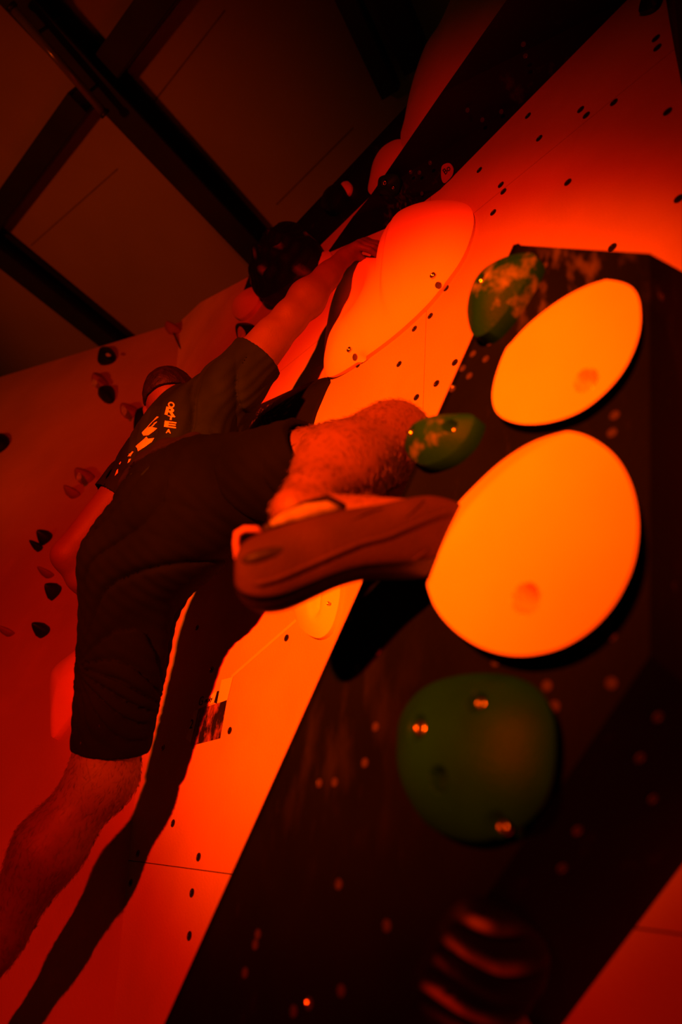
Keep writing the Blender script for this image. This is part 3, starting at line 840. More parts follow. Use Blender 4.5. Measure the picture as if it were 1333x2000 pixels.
# ------------------------------------------------------------------ the climber: rounded forms blended on a grid, then meshed as one skin
class Field:
    def __init__(s, lo, hi, vox):
        s.lo = np.asarray(lo, float); s.v = vox; s.n = np.ceil((np.asarray(hi) - s.lo) / vox).astype(int) + 1
        s.a = np.full(s.n, 0.2, np.float32)

    def box(s, lo, hi):
        i0 = np.clip(np.floor((lo - s.lo) / s.v).astype(int), 0, s.n - 1); i1 = np.clip(np.ceil((hi - s.lo) / s.v).astype(int) + 1, 1, s.n)
        sl = tuple(slice(a, b) for a, b in zip(i0, i1))
        ax = [s.lo[k] + s.v * np.arange(i0[k], i1[k], dtype=np.float32) for k in range(3)]
        return sl, np.stack(np.meshgrid(*ax, indexing='ij'), -1).astype(np.float32)

    def add(s, prim, k=0.02, op='u'):
        fn, lo, hi = prim
        sl, P = s.box(lo - k - 0.02, hi + k + 0.02)
        if min(P.shape) == 0: return
        d = fn(P).astype(np.float32); a = s.a[sl]
        if op == 'u':
            hh = np.clip(0.5 + 0.5 * (a - d) / k, 0, 1); s.a[sl] = a + (d - a) * hh - k * hh * (1 - hh)
        elif op == 's':
            hh = np.clip(0.5 - 0.5 * (a + d) / k, 0, 1); s.a[sl] = a + (-d - a) * hh + k * hh * (1 - hh)

    def displace(s, fn, band=0.03):
        idx = np.argwhere(np.abs(s.a) < band)
        P = s.lo + idx * s.v
        s.a[idx[:, 0], idx[:, 1], idx[:, 2]] += fn(P).astype(np.float32)

    def cut(s, p, n):
        """remove everything on the +n side of the plane"""
        ax = [s.lo[k] + s.v * np.arange(s.n[k], dtype=np.float32) for k in range(3)]
        d = ((ax[0] - p[0]) * n[0])[:, None, None] + ((ax[1] - p[1]) * n[1])[None, :, None] + ((ax[2] - p[2]) * n[2])[None, None, :]
        np.maximum(s.a, d.astype(np.float32), out=s.a)

    def mesh(s):
        a = s.a; ins = a < 0
        cnt = np.zeros(s.n - 1, np.uint8)
        offs = [(i, j, k) for i in (0, 1) for j in (0, 1) for k in (0, 1)]
        nx, ny, nz = s.n
        for i, j, k in offs: cnt += ins[i:nx - 1 + i, j:ny - 1 + j, k:nz - 1 + k]
        cells = np.argwhere((cnt > 0) & (cnt < 8))
        idx = np.full(s.n - 1, -1, np.int32); idx[cells[:, 0], cells[:, 1], cells[:, 2]] = np.arange(len(cells))
        acc = np.zeros((len(cells), 3)); num = np.zeros(len(cells))
        for ax in range(3):
            for o1 in (0, 1):
                for o2 in (0, 1):
                    o = np.zeros(3, int); oth = [q for q in range(3) if q != ax]; o[oth[0]] = o1; o[oth[1]] = o2
                    e = np.zeros(3, int); e[ax] = 1
                    A = cells + o; B = A + e
                    va = a[A[:, 0], A[:, 1], A[:, 2]]; vb_ = a[B[:, 0], B[:, 1], B[:, 2]]
                    m = (va < 0) != (vb_ < 0)
                    t = va[m] / (va[m] - vb_[m])
                    acc[m] += A[m] + e[None, :] * t[:, None]; num[m] += 1
        V = s.lo + s.v * acc / num[:, None]
        Fq = []
        for ax in range(3):
            o1, o2 = [q for q in range(3) if q != ax]
            sl0 = [slice(None)] * 3; sl1 = [slice(None)] * 3; sl0[ax] = slice(0, -1); sl1[ax] = slice(1, None)
            diff = ins[tuple(sl0)] != ins[tuple(sl1)]
            E_ = np.argwhere(diff)
            E_ = E_[(E_[:, o1] > 0) & (E_[:, o2] > 0) & (E_[:, o1] < s.n[o1] - 1) & (E_[:, o2] < s.n[o2] - 1)]
            def c(d1, d2):
                q = E_.copy(); q[:, o1] += d1; q[:, o2] += d2; return idx[q[:, 0], q[:, 1], q[:, 2]]
            quad = np.stack([c(-1, -1), c(0, -1), c(0, 0), c(-1, 0)], 1)
            fl_ = ins[E_[:, 0], E_[:, 1], E_[:, 2]]
            if ax == 1: fl_ = ~fl_
            quad[~fl_] = quad[~fl_][:, ::-1]
            Fq.append(quad)
        Fq = np.concatenate(Fq); Fq = Fq[(Fq >= 0).all(1)]
        return V, Fq


def np_mesh(name, V, Q, m, parent):
    me = bpy.data.meshes.new(name)
    me.vertices.add(len(V)); me.vertices.foreach_set('co', np.ascontiguousarray(V, np.float32).ravel())
    me.loops.add(Q.size); me.loops.foreach_set('vertex_index', np.ascontiguousarray(Q, np.int32).ravel())
    me.polygons.add(len(Q)); me.polygons.foreach_set('loop_start', np.arange(0, Q.size, 4, dtype=np.int32))
    me.polygons.foreach_set('use_smooth', np.ones(len(Q), bool))
    me.update(calc_edges=True); me.validate()
    me.materials.append(MATS[m])
    return link(bpy.data.objects.new(name, me), parent)


def cone(a, b, ra, rb, flat=None, sc=1.0):
    a = np.asarray(a, np.float32); b = np.asarray(b, np.float32)

    def fn(P):
        pa = P - a; ba = b - a
        if flat is not None:
            ax = np.asarray(flat, np.float32)
            pa = pa + (sc - 1) * (pa @ ax)[..., None] * ax; ba = ba + (sc - 1) * (ba @ ax) * ax
        t = np.clip((pa @ ba) / max(1e-9, ba @ ba), 0, 1)
        d = np.linalg.norm(pa - t[..., None] * ba, axis=-1) - (ra + (rb - ra) * t)
        return d / (1 + (sc - 1) * 0.5) if flat is not None else d
    r = max(ra, rb)
    return fn, np.minimum(a, b) - r, np.maximum(a, b) + r


def ell(c, axes, radii):
    c = np.asarray(c, np.float32); A = np.asarray(axes, np.float32); R = np.asarray(radii, np.float32)

    def fn(P):
        q = (P - c) @ A.T / R; l = np.linalg.norm(q, axis=-1); l2 = np.linalg.norm(q / R, axis=-1)
        return l * (l - 1) / np.maximum(l2, 1e-6)
    return fn, c - R.max(), c + R.max()


def mix(a, b, t): return np.asarray(a) * (1 - t) + np.asarray(b) * t


# joints -----------------------------------------------------------------
RS, LS = J(460, 752, 1.68), J(287, 903, 1.87)
RH, LH = J(418, 962, 1.40), J(266, 1098, 1.45)
RK, RA = J(768, 862, 1.14), J(578, 998, 0.81)
LK, LA = J(203, 1515, 1.39), J(-95, 1975, 1.22)
RE, RW = J(566, 622, 1.74), J(668, 508, 1.86)
LE, LW = J(136, 1084, 1.74), J(226, 1215, 1.82)
HC = J(341, 797, 1.80)
MS, MH = (RS + LS) / 2, (RH + LH) / 2
TU = unit(MS - MH); TS = unit((RS - LS) - TU * ((RS - LS) @ TU)); TB = np.cross(TS, TU)
if TB @ NIN > 0: TB = -TB                            # out of the back, away from the wall
NECK = MS + TU * 0.035 + (-TB) * 0.01

person = thing('person', 'climber in dark t-shirt and black shorts reaching up to an orange hold', 'person', under(MH))


def torso(F_, g, k=0.05):
    """trunk from pelvis to shoulders, g metres of extra thickness"""
    wa = mix(MH, MS, 0.38) - TB * 0.01; ch = mix(MH, MS, 0.80)
    F_.add(cone(MH, MH + TU * 0.08, 0.150 + g, 0.150 + g, TB, 1.30), k)
    F_.add(cone(RH - TS * 0.02, LH + TS * 0.02, 0.105 + g, 0.105 + g), k)
    F_.add(cone(MH + TU * 0.05, wa, 0.145 + g, 0.132 + g, TB, 1.30), k)
    F_.add(cone(wa, ch, 0.132 + g, 0.158 + g, TB, 1.35), k)
    F_.add(cone(ch, mix(ch, MS, 0.8), 0.158 + g, 0.130 + g, TB, 1.35), k)
    F_.add(cone(RS - TS * 0.015 - TU * .02, LS + TS * 0.015 - TU * .02, 0.066 + g, 0.066 + g), k)


lo = np.min([RS, LS, RH, LH, RK, RA, LK, LA, RE, RW, LE, LW, HC], 0) - 0.22
hi = np.max([RS, LS, RH, LH, RK, RA, LK, LA, RE, RW, LE, LW, HC], 0) + 0.22
B = Field(lo, hi, 0.0045)
torso(B, -0.012)
# head and neck
HF = unit(np.array([0.42, 0.72, 0.42])); HU = unit(unit(HC - NECK) * 0.55 + np.array([-0.25, -0.1, 0.85])); HU = unit(HU - HF * (HU @ HF)); HS = np.cross(HF, HU)
HA = np.array([HS, HF, HU])
def hp(s_, f_, u_): return HC + HS * s_ + HF * f_ + HU * u_
B.add(cone(NECK, hp(0, -0.02, -0.05), 0.058, 0.054), 0.03)
B.add(cone(NECK, mix(NECK, RS, 0.75), 0.05, 0.05), 0.04); B.add(cone(NECK, mix(NECK, LS, 0.75), 0.05, 0.05), 0.04)
B.add(ell(hp(0, 0, 0.02), HA, (0.076, 0.097, 0.093)), 0.02)
B.add(cone(hp(0, 0.03, -0.05), hp(0, 0.066, -0.085), 0.052, 0.028, HS, 0.9), 0.03)
B.add(cone(hp(0, 0.092, 0.02), hp(0, 0.112, -0.025), 0.009, 0.014), 0.012)
B.add(cone(hp(-.035, 0.083, 0.032), hp(.035, 0.083, 0.032), 0.012, 0.012), 0.015)
for s_ in (-1, 1):
    B.add(ell(hp(s_ * 0.030, 0.092, 0.012), HA, (0.017, 0.010, 0.010)), 0.008, 's')
    B.add(ell(hp(s_ * 0.030, 0.079, 0.012), HA, (0.012, 0.012, 0.012)), 0.003)
    B.add(ell(hp(s_ * 0.080, -0.008, -0.005), HA, (0.010, 0.020, 0.032)), 0.008)
    B.add(ell(hp(s_ * 0.090, -0.004, -0.003), HA, (0.006, 0.011, 0.019)), 0.006, 's')
B.add(cone(hp(-.02, 0.094, -0.052), hp(.02, 0.094, -0.052), 0.007, 0.007), 0.006)
B.add(cone(hp(-.022, 0.103, -0.053), hp(.022, 0.103, -0.053), 0.003, 0.003), 0.004, 's')
# right arm
B.add(cone(RS, RE, 0.060, 0.044), 0.03)
B.add(cone(mix(RS, RE, .3) + TB * .008, mix(RS, RE, .7) + TB * .008, 0.050, 0.046), 0.03)
fm = mix(RE, RW, 0.32)
B.add(cone(RE, fm, 0.044, 0.050), 0.03); B.add(cone(fm, mix(RE, RW, .75), 0.050, 0.034), 0.03); B.add(cone(mix(RE, RW, .7), RW, 0.036, 0.027), 0.02)
# right hand draped over the hold
KN = [J(697, 481, 1.855), J(703, 476, 1.87), J(711, 473, 1.885), J(718, 471, 1.90)]
MIDJ = [J(722, 488, 1.845), J(731, 483, 1.865), J(737, 479, 1.885), J(738, 475, 1.905)]
TIPJ = [J(742, 502, 1.85), J(757, 501, 1.87), J(760, 492, 1.89), J(755, 483, 1.91)]
for k_ in range(4):
    B.add(cone(mix(RW, KN[k_], 0.15), KN[k_], 0.022, 0.0125), 0.012)
for k_ in range(4):
    r0 = (0.0098, 0.0102, 0.0095, 0.0085)[k_]
    B.add(cone(KN[k_], MIDJ[k_], r0 + .001, r0), 0.004); B.add(cone(MIDJ[k_], TIPJ[k_], r0, r0 * 0.82), 0.004)
th0, th1, th2 = mix(RW, KN[0], 0.35) - NIN * 0.004, J(700, 500, 1.87), J(716, 512, 1.875)
B.add(cone(th0, th1, 0.014, 0.0115), 0.01); B.add(cone(th1, th2, 0.0115, 0.0095), 0.005)
# left arm, elbow out
B.add(cone(LS, LE, 0.062, 0.048), 0.03); fl2 = mix(LE, LW, 0.3)
B.add(cone(LE, fl2, 0.042, 0.047), 0.025); B.add(cone(fl2, LW, 0.046, 0.027), 0.02)
lh = unit(LW - LE); lx = unit(np.cross(lh, TB)); ly = np.cross(lh, lx)
for k_ in range(4):
    o_ = lx * (k_ - 1.5) * 0.019; kn = LW + lh * 0.085 + o_; md = kn + lh * 0.035 - ly * 0.018; tpj = md + lh * 0.012 - ly * 0.028
    B.add(cone(LW + o_ * 0.5, kn, 0.02, 0.0125), 0.012); B.add(cone(kn, md, 0.0105, 0.0095), 0.004); B.add(cone(md, tpj, 0.0095, 0.008), 0.004)
tb = LW + lx * -0.03 + lh * 0.04; B.add(cone(LW + lh * 0.01, tb, 0.016, 0.0125), 0.01); B.add(cone(tb, tb + lh * 0.04 - ly * 0.015, 0.012, 0.0095), 0.005)
# right leg: thigh towards the wall, knee up, shin back down to the near foot
B.add(cone(RH, RK, 0.098, 0.062), 0.04)
B.add(cone(RK, RK, 0.062, 0.062), 0.03)
rc_ = mix(RK, RA, 0.32); rup = unit(np.cross(np.cross(RA - RK, RH - RK), RA - RK))
cm = J(662, 915, 0.985); B.add(cone(RK, cm, 0.058, 0.060), 0.05); B.add(cone(mix(RK, RA, .2), mix(RK, RA, .55), 0.052, 0.044), 0.05); B.add(cone(cm, mix(cm, RA, .72), 0.060, 0.038), 0.05); B.add(cone(mix(RK, RA, .65), RA, 0.040, 0.030), 0.02)
# left leg hanging
B.add(cone(LH, LK, 0.100, 0.070), 0.04); B.add(cone(LK, LK, 0.066, 0.066), 0.03)
lc_ = mix(LK, LA, 0.34) + TB * 0.016
B.add(cone(LK, lc_, 0.062, 0.070), 0.035); B.add(cone(lc_, mix(LK, LA, .75), 0.069, 0.046), 0.04); B.add(cone(mix(LK, LA, .7), LA, 0.047, 0.038), 0.03)
# feet
RT = J(868, 1010, 0.80); B.add(cone(RA, mix(RA, RT, 0.8), 0.026, 0.022), 0.02)
LT = LA + unit(LA - LK) * 0.06 + unit(NIN * 0.8 + np.array([0, 0.2, -0.5])) * 0.16
B.add(cone(LA + unit(LA - LK) * 0.03, LT, 0.036, 0.024), 0.03)
V, Q = B.mesh()
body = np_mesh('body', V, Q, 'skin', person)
del B

# hair: short cap on the crown, darker than the shaved sides
Hf = Field(HC - 0.16, HC + 0.16, 0.004)
Hf.add(ell(hp(0, -0.004, 0.028), HA, (0.080, 0.101, 0.094)), 0.005)
Hf.cut(hp(0, 0.055, 0.03), unit(HF * 0.8 - HU * 0.75)); Hf.cut(hp(0, -0.02, 0.018), unit(-HU + HF * -0.25))
Hf.displace(lambda P: 0.0012 * np.sin(P[:, 0] * 210 + 3 * np.sin(P[:, 2] * 60)) * np.sin(P[:, 1] * 170 + P[:, 2] * 120))
V, Q = Hf.mesh(); np_mesh('hair', V, Q, 'hair_dark', person)

# t-shirt ------------------------------------------------------------------
S = Field(np.min([RS, LS, RH, LH, RE, LE], 0) - 0.2, np.max([RS, LS, RH, LH, RE, LE], 0) + 0.2, 0.004)
torso(S, 0.012)
S.cut(MH + TU * 0.035, -TU)
rse = mix(RS, RE, 0.40); lse = mix(LS, LE, 0.42)
S.add(cone(RS - TS * .01, RS + (rse - RS) * 1.25, 0.080, 0.078), 0.05); S.add(cone(LS + TS * .01, LS + (lse - LS) * 1.25, 0.078, 0.072), 0.05)
S.add(cone(mix(NECK, RS, .1), mix(NECK, RS, 0.85), 0.050, 0.060), 0.04); S.add(cone(mix(NECK, LS, .1), mix(NECK, LS, 0.85), 0.050, 0.060), 0.04)
S.cut(NECK + TU * 0.035, unit(TU + TB * 0.25))


def trunk_coords(P):
    d = P - MH; return d @ TS, d @ TU, d @ TB


def folds(P):
    a, b, c = trunk_coords(P)
    p1 = 30 * (b * 0.62 - a * 0.80) + 1.6 * np.sin(9 * b + 5 * a) + 1.2 * np.sin(12 * c)
    p2 = 44 * (b * 0.35 - a * 0.6 + 0.5 * c) + 1.5 * np.sin(13 * b - 7 * a)
    k1 = (1 - np.abs(np.sin(p1))) ** 3; k2 = (1 - np.abs(np.sin(p2))) ** 3
    w = np.ones(len(P))
    for se, e_ in ((rse, RE), (lse, LE)):
        dd = unit(e_ - se); al = (P - se) @ dd; rad = np.linalg.norm((P - se) - al[:, None] * dd, axis=1)
        w = np.where(rad < 0.13, np.minimum(w, np.clip(np.abs(al) / 0.11, 0.12, 1)), w)
    return w * (0.016 * k1 + 0.008 * k2 - 0.003 * np.sin(2 * p1)) + 0.001 * np.sin(240 * c + 90 * a)


S.displace(folds)
# sleeve mouths and hollow
for (s0, se, e_) in ((RS, rse, RE), (LS, lse, LE)):
    dd = unit(e_ - s0)
    sl, P = S.box(np.minimum(se, e_) - 0.10, np.maximum(se, e_) + 0.10)
    d = ((P - se) @ dd.astype(np.float32)); near = np.linalg.norm(np.cross(P - se, dd), axis=-1) < 0.11
    S.a[sl] = np.where(near & (d > -0.02), np.maximum(S.a[sl], d), S.a[sl])
    S.add(cone(se - dd * 0.05, se + dd * 0.06, 0.066, 0.069), 0.004, 's')
V, Q = S.mesh()
shirt = np_mesh('t_shirt', V, Q, 'shirt_cloth', person)
del S

# shorts -------------------------------------------------------------------
rhem = mix(RH, RK, 0.67); lhem = J(217, 1462, 1.405)
Sh = Field(np.min([RH, LH, RK, LK], 0) - 0.2, np.max([RH, LH, RK, LK], 0) + 0.2, 0.004)
torso(Sh, 0.018)
WAIST = MH + TU * 0.15
Sh.cut(WAIST, unit(TU + TS * 0.10))
Sh.add(cone(RH, RH + (rhem - RH) * 1.25, 0.122, 0.092), 0.06)
ld = unit(lhem - LH); Sh.add(cone(LH + ld * 0.02, lhem + ld * 0.03, 0.120, 0.085), 0.06)
Sh.cut(WAIST, unit(TU + TS * 0.10))


def sfolds(P):
    a, b, c = trunk_coords(P); ang = np.arctan2(b + 0.22, a + 0.30)
    k1 = (1 - np.abs(np.sin(11 * ang + 2 * np.sin(12 * a + 9 * c) + 5 * c))) ** 3
    k2 = (1 - np.abs(np.sin(34 * (b * 0.8 + a * 0.35) + 1.6 * np.sin(11 * a + 6 * b)))) ** 3
    w = np.ones(len(P))
    for se, s0 in ((rhem, RH), (lhem, LH)):
        dd = unit(se - s0); al = (P - se) @ dd; rad = np.linalg.norm((P - se) - al[:, None] * dd, axis=1)
        w = np.where(rad < 0.15, np.minimum(w, np.clip(np.abs(al) / 0.12, 0.08, 1)), w)
    return w * (0.012 * k1 + 0.010 * k2 * np.clip(0.4 + 3 * b, 0.25, 1)) + 0.0010 * np.sin(200 * a + 60 * b)


Sh.displace(sfolds)
for (s0, se, rad, far_, lim) in ((RH, rhem, 0.084, RK, 0.14), (LH, lhem, 0.0775, LK, 0.135)):
    dd = unit(se - s0)
    ax0 = dd
    if s0 is RH: dd = unit(dd - 0.5 * M[:, 1] - 0.1 * M[:, 0])
    sl, P = Sh.box(np.minimum(se, far_) - 0.16, np.maximum(se, far_) + 0.16)
    d = ((P - se) @ dd.astype(np.float32)); near = np.linalg.norm(np.cross(P - se, ax0), axis=-1) < lim
    Sh.a[sl] = np.where(near & (d > -0.02), np.maximum(Sh.a[sl], d), Sh.a[sl])
    Sh.add(cone(se - ax0 * 0.05, se + ax0 * 0.10, rad, rad + 0.002), 0.004, 's')
V, Q = Sh.mesh()
shorts = np_mesh('shorts', V, Q, 'shorts_cloth', person)
del Sh
# waistband over the shirt hem
Wb = Field(MH - 0.32, MH + 0.32, 0.004)
torso(Wb, 0.026)
Wb.cut(WAIST + TU * 0.018, unit(TU + TS * 0.10)); Wb.cut(WAIST - TU * 0.028, -unit(TU + TS * 0.10))
Wb.displace(lambda P: 0.0025 * np.sin(90 * (P @ TS)) + 0.0015 * np.sin(170 * (P @ TB)))
V, Q = Wb.mesh(); np_mesh('waistband', V, Q, 'shorts_band', shorts)
for o in shorts.children:
    o.matrix_parent_inverse = Matrix.Identity(4)

# climbing shoes: lofted along heel-to-toe stations traced from the photo ------
def loft(name, rings, m, parent, cap=True):
    n = len(rings[0]); V = [p for r in rings for p in r]; Fc = []
    for i in range(len(rings) - 1):
        for k in range(n):
            Fc.append((i * n + k, i * n + (k + 1) % n, (i + 1) * n + (k + 1) % n, (i + 1) * n + k))
    if cap: Fc.append(tuple(reversed(range(n)))); Fc.append(tuple(range((len(rings) - 1) * n, len(rings) * n)))
    return mesh(name, V, Fc, m, parent)


def build_shoe():
    # top edge px, bottom edge px, depth of the mid line, half thickness towards the viewer
    st = [((462, 1100), (462, 1142), 0.725, 0.012), ((464, 1078), (470, 1162), 0.724, 0.026), ((476, 1058), (488, 1180), 0.724, 0.036), ((502, 1044), (516, 1191), 0.727, 0.041),
          ((545, 1030), (556, 1188), 0.733, 0.044), ((600, 1012), (606, 1166), 0.742, 0.045), ((655, 999), (655, 1142), 0.752, 0.046), ((705, 990), (703, 1127), 0.762, 0.047),
          ((752, 984), (748, 1125), 0.772, 0.046), ((800, 972), (788, 1126), 0.782, 0.042), ((838, 967), (830, 1124), 0.797, 0.036), ((868, 972), (858, 1112), 0.808, 0.028),
          ((890, 979), (880, 1085), 0.818, 0.019), ((903, 988), (892, 1050), 0.826, 0.010)]
    n = 28; rings = []; fr = []
    P = np.array([[*a, *b, z, t] for a, b, z, t in st]); k = len(P)
    ts = np.linspace(0, k - 1, 44)
    Pi = np.stack([np.interp(ts, np.arange(k), P[:, c]) for c in range(6)], 1)
    for _ in range(2): Pi[1:-1] = 0.25 * Pi[:-2] + 0.5 * Pi[1:-1] + 0.25 * Pi[2:]
    fw = M[:, 2]
    for x0, y0, x1, y1, z, t in Pi:
        a, b = J(x0, y0, z), J(x1, y1, z); c = (a + b) / 2; h = (a - b) / 2
        fr.append((c, h, fw * t))
    def ring(fi, infl=0.0, a0=None):
        c, h, t = fr[fi]; out = []
        for q_ in range(n):
            an = 2 * math.pi * q_ / n; ca, sa = math.cos(an), math.sin(an)
            e = 0.80
            x = math.copysign(abs(ca) ** e, ca); y = math.copysign(abs(sa) ** e, sa)
            hl = np.linalg.norm(h)
            out.append(c + h * x * (1 + infl / hl) + t * y * (1 + infl / np.linalg.norm(t)))
        return out
    return fr, ring, n


fr, ring, n_ = build_shoe()
shoe = loft('climbing_shoe', [ring(i) for i in range(len(fr))], 'shoe_upper', person)
# rubber sole wrapped round the lower side, standing proud
Vr, Fr_ = [], []
qs = list(range(9, 20)); cnt_ = len(qs)
for layer, infl in ((0, 0.0035), (1, -0.002)):
    for i in range(len(fr)):
        rr = ring(i, infl)
        sh_ = 0 if i < 26 else 0
        for q_ in qs: Vr.append(rr[q_])
N1 = len(fr) * cnt_
for i in range(len(fr) - 1):
    for j in range(cnt_ - 1):
        Fr_.append((i * cnt_ + j, i * cnt_ + j + 1, (i + 1) * cnt_ + j + 1, (i + 1) * cnt_ + j))
    for j in (0, cnt_ - 1):
        Fr_.append((i * cnt_ + j, (i + 1) * cnt_ + j, N1 + (i + 1) * cnt_ + j, N1 + i * cnt_ + j))
sole = mesh('rubber_sole', Vr, Fr_, 'shoe_rubber', shoe)
# heel patches
def on_shoe(i, an, infl):
    c, h, t = fr[i]; ca, sa = math.cos(an), math.sin(an); e = 0.8
    x = math.copysign(abs(ca) ** e, ca); y = math.copysign(abs(sa) ** e, sa)
    return c + h * x * (1 + infl / np.linalg.norm(h)) + t * y * (1 + infl / np.linalg.norm(t))
# toward the viewer is angle -pi/2
def patch(name, i0, i1, a0, a1, m, infl=0.002):
    Vp, Fp = [], []
    na, ni = 10, 10
    for i in range(ni + 1):
        for j in range(na + 1):
            u, v = i / ni * 2 - 1, j / na * 2 - 1
            uu, vv = u * math.sqrt(1 - v * v / 2), v * math.sqrt(1 - u * u / 2)
            fi = (i0 + i1) / 2 + uu * (i1 - i0) / 2; k0 = int(fi); f = fi - k0; an = (a0 + a1) / 2 + vv * (a1 - a0) / 2
            bulge = infl * (1 - (uu * uu + vv * vv)) + 0.0002
            Vp.append(mix(on_shoe(k0, an, bulge), on_shoe(k0 + 1, an, bulge), f))
    for i in range(ni):
        for j in range(na): Fp.append((i * (na + 1) + j, (i + 1) * (na + 1) + j, (i + 1) * (na + 1) + j + 1, i * (na + 1) + j + 1))
    return mesh(name, Vp, Fp, m, shoe)
patch('heel_patch', 6.5, 14, -1.35, -1.0, 'shoe_rubber', 0.003)
# padded tongue rising out of the opening
tongue = tube('tongue', [J(530, 1024, .735), J(560, 1011, .735), J(600, 1000, .74), J(640, 993, .75), J(668, 997, .758)], [0.004, 0.008, 0.0105, 0.009, 0.004], 'shoe_tongue', shoe, 14)
cuff = tube('cuff', [J(512, 1040, .745), J(545, 1018, .755), J(600, 992, .775), J(640, 980, .785), J(672, 992, .785)], [0.005, 0.008, 0.010, 0.010, 0.006], 'shoe_rubber', shoe, 12)
tab = tube('pull_tab', [J(478, 1080, .722), J(463, 1088, .722), J(462, 1060, .722), J(464, 1042, .722), J(478, 1034, .723), J(500, 1034, .726), J(514, 1044, .732)], [.004, .004, .0042, .0042, .0042, .0042, .004], 'shoe_tab', shoe, 8)
for (ax, ay, bx, by) in ((770, 1010, 812, 968), (745, 1020, 700, 1050), (790, 1100, 806, 1072)):
    pass
# the other shoe, below the picture edge
sa_, sb_ = LA + unit(LA - LK) * 0.05 - unit(LT - LA) * 0.04, LT + unit(LT - LA) * 0.05
upv = -unit(LA - LK); st2 = []
ax_ = unit(sb_ - sa_); sd = unit(np.cross(ax_, upv)); uv2 = np.cross(sd, ax_)
for t_, w_, h_, lift in ((0, .012, .016, .02), (.05, .03, .036, .02), (.15, .036, .05, .025), (.3, .036, .052, .025), (.5, .042, .042, .012), (.7, .046, .034, .0), (.85, .042, .026, -.004), (.95, .028, .018, -.008), (1.0, .01, .008, -.01)):
    c = mix(sa_, sb_, t_) + uv2 * lift
    st2.append([c + sd * w_ * math.cos(2 * math.pi * q_ / 20) + uv2 * h_ * math.sin(2 * math.pi * q_ / 20) for q_ in range(20)])
loft('climbing_shoe', st2, 'shoe_upper', person)

# rand edge: a raised seam running along the side of the shoe
tube('rand_edge', [mix(on_shoe(int(i), an, 0.0012), on_shoe(int(i) + 1, an, 0.0012), i - int(i)) for i, an in zip(np.linspace(9, 38, 24), np.interp(np.linspace(0, 1, 24), [0, .35, .6, .85, 1], [-1.72, -1.62, -1.5, -1.15, -0.95]))],
     [0.001] + [0.0032] * 22 + [0.001], 'shoe_upper', shoe, 8)
for (p0, p1) in (((29, -1.1), (32, -0.55)), ((30, -2.1), (33, -1.75)), ((22, -0.9), (26, -0.6))):
    tube('crease', [on_shoe(int(p0[0] + (p1[0] - p0[0]) * t), p0[1] + (p1[1] - p0[1]) * t, 0.0008) for t in (0, .34, .67, 1)], [.0006, .0018, .0018, .0006], 'shoe_upper', shoe, 6)
for o in shoe.children:
    o.matrix_parent_inverse = Matrix.Identity(4)

# print on the back of the shirt ------------------------------------------------
bpy.context.view_layer.update()
sb = bvh_of([shirt])


def wrap(pts2, name, tris=None):
    """lay flat artwork (picture positions) onto the shirt surface"""
    for dx in range(0, 40, 2):
        out = []; dep = []
        for x, y in pts2:
            h = cast(sb, x + dx, y)
            if h[0] is None: break
            out.append(np.array(h[0]) + np.array(h[1]) * 0.0016); dep.append(h[3])
        if len(out) == len(pts2) and max(dep) - min(dep) < 0.07: return out
    return None


def artwork(poly, name='shirt_print'):
    bm = bmesh.new(); vs = [bm.verts.new((x, y, 0)) for x, y in poly]; bm.faces.new(vs)
    bmesh.ops.triangulate(bm, faces=bm.faces[:]); bmesh.ops.subdivide_edges(bm, edges=bm.edges[:], cuts=2, use_grid_fill=True)
    bm.verts.ensure_lookup_table()
    P = wrap([(v.co.x, v.co.y) for v in bm.verts], name)
    if P is not None:
        Fc = [[v.index for v in f.verts] for f in bm.faces]; bm.verts.index_update()
        Fc = [[v.index for v in f.verts] for f in bm.faces]
        o = mesh(name, P, Fc, 'print_white', shirt, smooth=False); o.matrix_parent_inverse = Matrix.Identity(4)
    bm.free()


def glyph(ch, x0, x1, y0, y1, rot=0.0):
    cu = bpy.data.curves.new('g', 'FONT'); cu.body = ch; cu.size = 1.0; cu.offset = 0.035
    o = bpy.data.objects.new('g', cu); COL.objects.link(o); bpy.context.view_layer.update()
    me = bpy.data.meshes.new_from_object(o.evaluated_get(bpy.context.evaluated_depsgraph_get()))
    bpy.data.objects.remove(o); bpy.data.curves.remove(cu)
    co = np.array([v.co[:2] for v in me.vertices]); mn, mx_ = co.min(0), co.max(0); t = (co - mn) / (mx_ - mn) - 0.5
    c, s_ = math.cos(rot), math.sin(rot)
    X = (x0 + x1) / 2 + (t[:, 0] * c) * (x1 - x0) + t[:, 1] * s_ * (y1 - y0); Y = (y0 + y1) / 2 - t[:, 1] * c * (y1 - y0) + t[:, 0] * s_ * (x1 - x0)
    P = wrap(list(zip(X, Y)), 'letter')
    if P is not None:
        q = mesh('letter', P, [list(p.vertices) for p in me.polygons], 'print_white', shirt, smooth=False); q.matrix_parent_inverse = Matrix.Identity(4)
    bpy.data.meshes.remove(me)


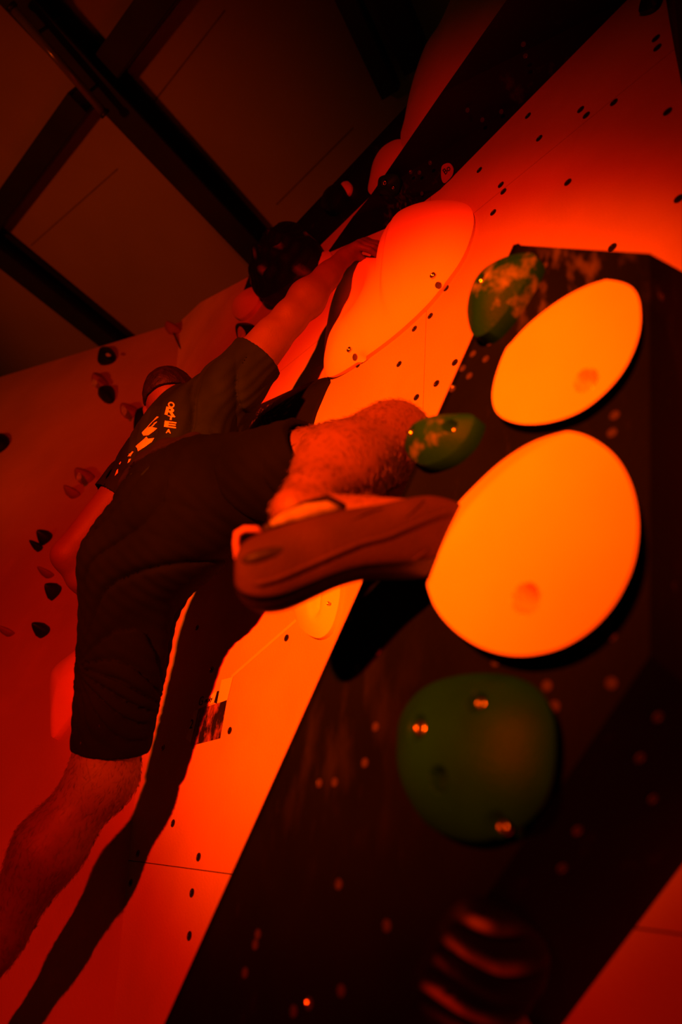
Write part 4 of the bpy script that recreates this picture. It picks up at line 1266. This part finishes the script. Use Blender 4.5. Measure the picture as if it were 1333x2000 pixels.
glyph('O', 329, 342, 786, 797, 0.5); glyph('R', 324, 346, 797, 813, 0.25); glyph('T', 328, 342, 813, 821, 0.2); glyph('E', 322, 345, 824, 836, 0.15); glyph('A', 325, 335, 839, 847, 0.1)
glyph('S', 224, 235, 941, 961, -0.2)
def cz(pts): return [(190 + x / 6.35, 760 + y / 6.35) for x, y in pts]
artwork(cz([(560, 545), (600, 500), (660, 470), (745, 490), (700, 530), (640, 575), (580, 580)]))
artwork(cz([(445, 710), (500, 690), (540, 630), (580, 590), (600, 620), (670, 610), (640, 660), (560, 720), (475, 775), (465, 735)]))
artwork(cz([(335, 965), (370, 925), (425, 905), (410, 985)])); artwork(cz([(345, 920), (360, 870), (385, 865), (370, 900)]))
artwork(cz([(560, 540), (620, 480), (740, 345), (765, 350), (690, 410), (640, 470), (600, 520)])); artwork(cz([(345, 835), (400, 775), (415, 780), (380, 830)]))
artwork(cz([(640, 500), (700, 440), (715, 445), (660, 495)])); artwork(cz([(700, 430), (740, 405), (745, 415), (712, 440)])); artwork(cz([(405, 800), (425, 830), (412, 838), (398, 812)]))
artwork(cz([(220, 1080), (245, 1010), (265, 990), (260, 1040)])); artwork(cz([(275, 930), (295, 900), (302, 908), (285, 938)]))
artwork(cz([(358, 1010), (370, 1005), (374, 1018), (362, 1024)])); artwork(cz([(345, 1040), (355, 1036), (358, 1048), (348, 1052)]))

# leg hair: short strands on shins and knees
bm_ = body.data; nv = len(bm_.vertices); co = np.empty(nv * 3, np.float32); bm_.vertices.foreach_get('co', co); co = co.reshape(-1, 3)
no = np.empty(nv * 3, np.float32); bm_.vertices.foreach_get('normal', no); no = no.reshape(-1, 3)
def near_seg(P, a, b, r):
    ba = b - a; t = np.clip((P - a) @ ba / (ba @ ba), 0.0, 1); return np.linalg.norm(P - a - t[:, None] * ba, axis=1) < r
sel = np.where(near_seg(co, mix(RH, RK, .55), RK, .10) | near_seg(co, RK, RA, .10) | near_seg(co, mix(LH, LK, .85), LK, .10) | near_seg(co, LK, LA, .10))[0]
sel = rng.choice(sel, min(7000, len(sel)), replace=False)
Pv, Fv = [], []
for i in sel:
    p, n = co[i], no[i]; d = unit(np.array([0.1, 0.1, -0.6]) + rng.normal(0, .35, 3)); d = unit(d - n * (d @ n) * 0.95 + n * 0.16)
    L_ = rng.uniform(0.010, 0.018); sd_ = unit(np.cross(d, n) + 1e-6) * 0.00014
    k = len(Pv); Pv += [p - sd_, p + sd_, p + d * L_ * .6 + n * .001, p + d * L_]; Fv += [(k, k + 1, k + 2), (k, k + 2, k + 3)]
lhair = mesh('leg_hair', Pv, Fv, 'leg_hair_brown', person, smooth=False); tag(lhair, kind='stuff')
lhair.matrix_parent_inverse = Matrix.Translation(-Vector(person.location))

cord = thing('cord', 'thin dark cord hanging on the far wall above the head', 'cord', LEFT.hit(350, 670, 0.01))
tube('cord_line', [LEFT.hit(338, 648, 0.012), LEFT.hit(347, 668, 0.008), LEFT.hit(362, 698, 0.008)], 0.005, 'steel_dark', cord, 8)
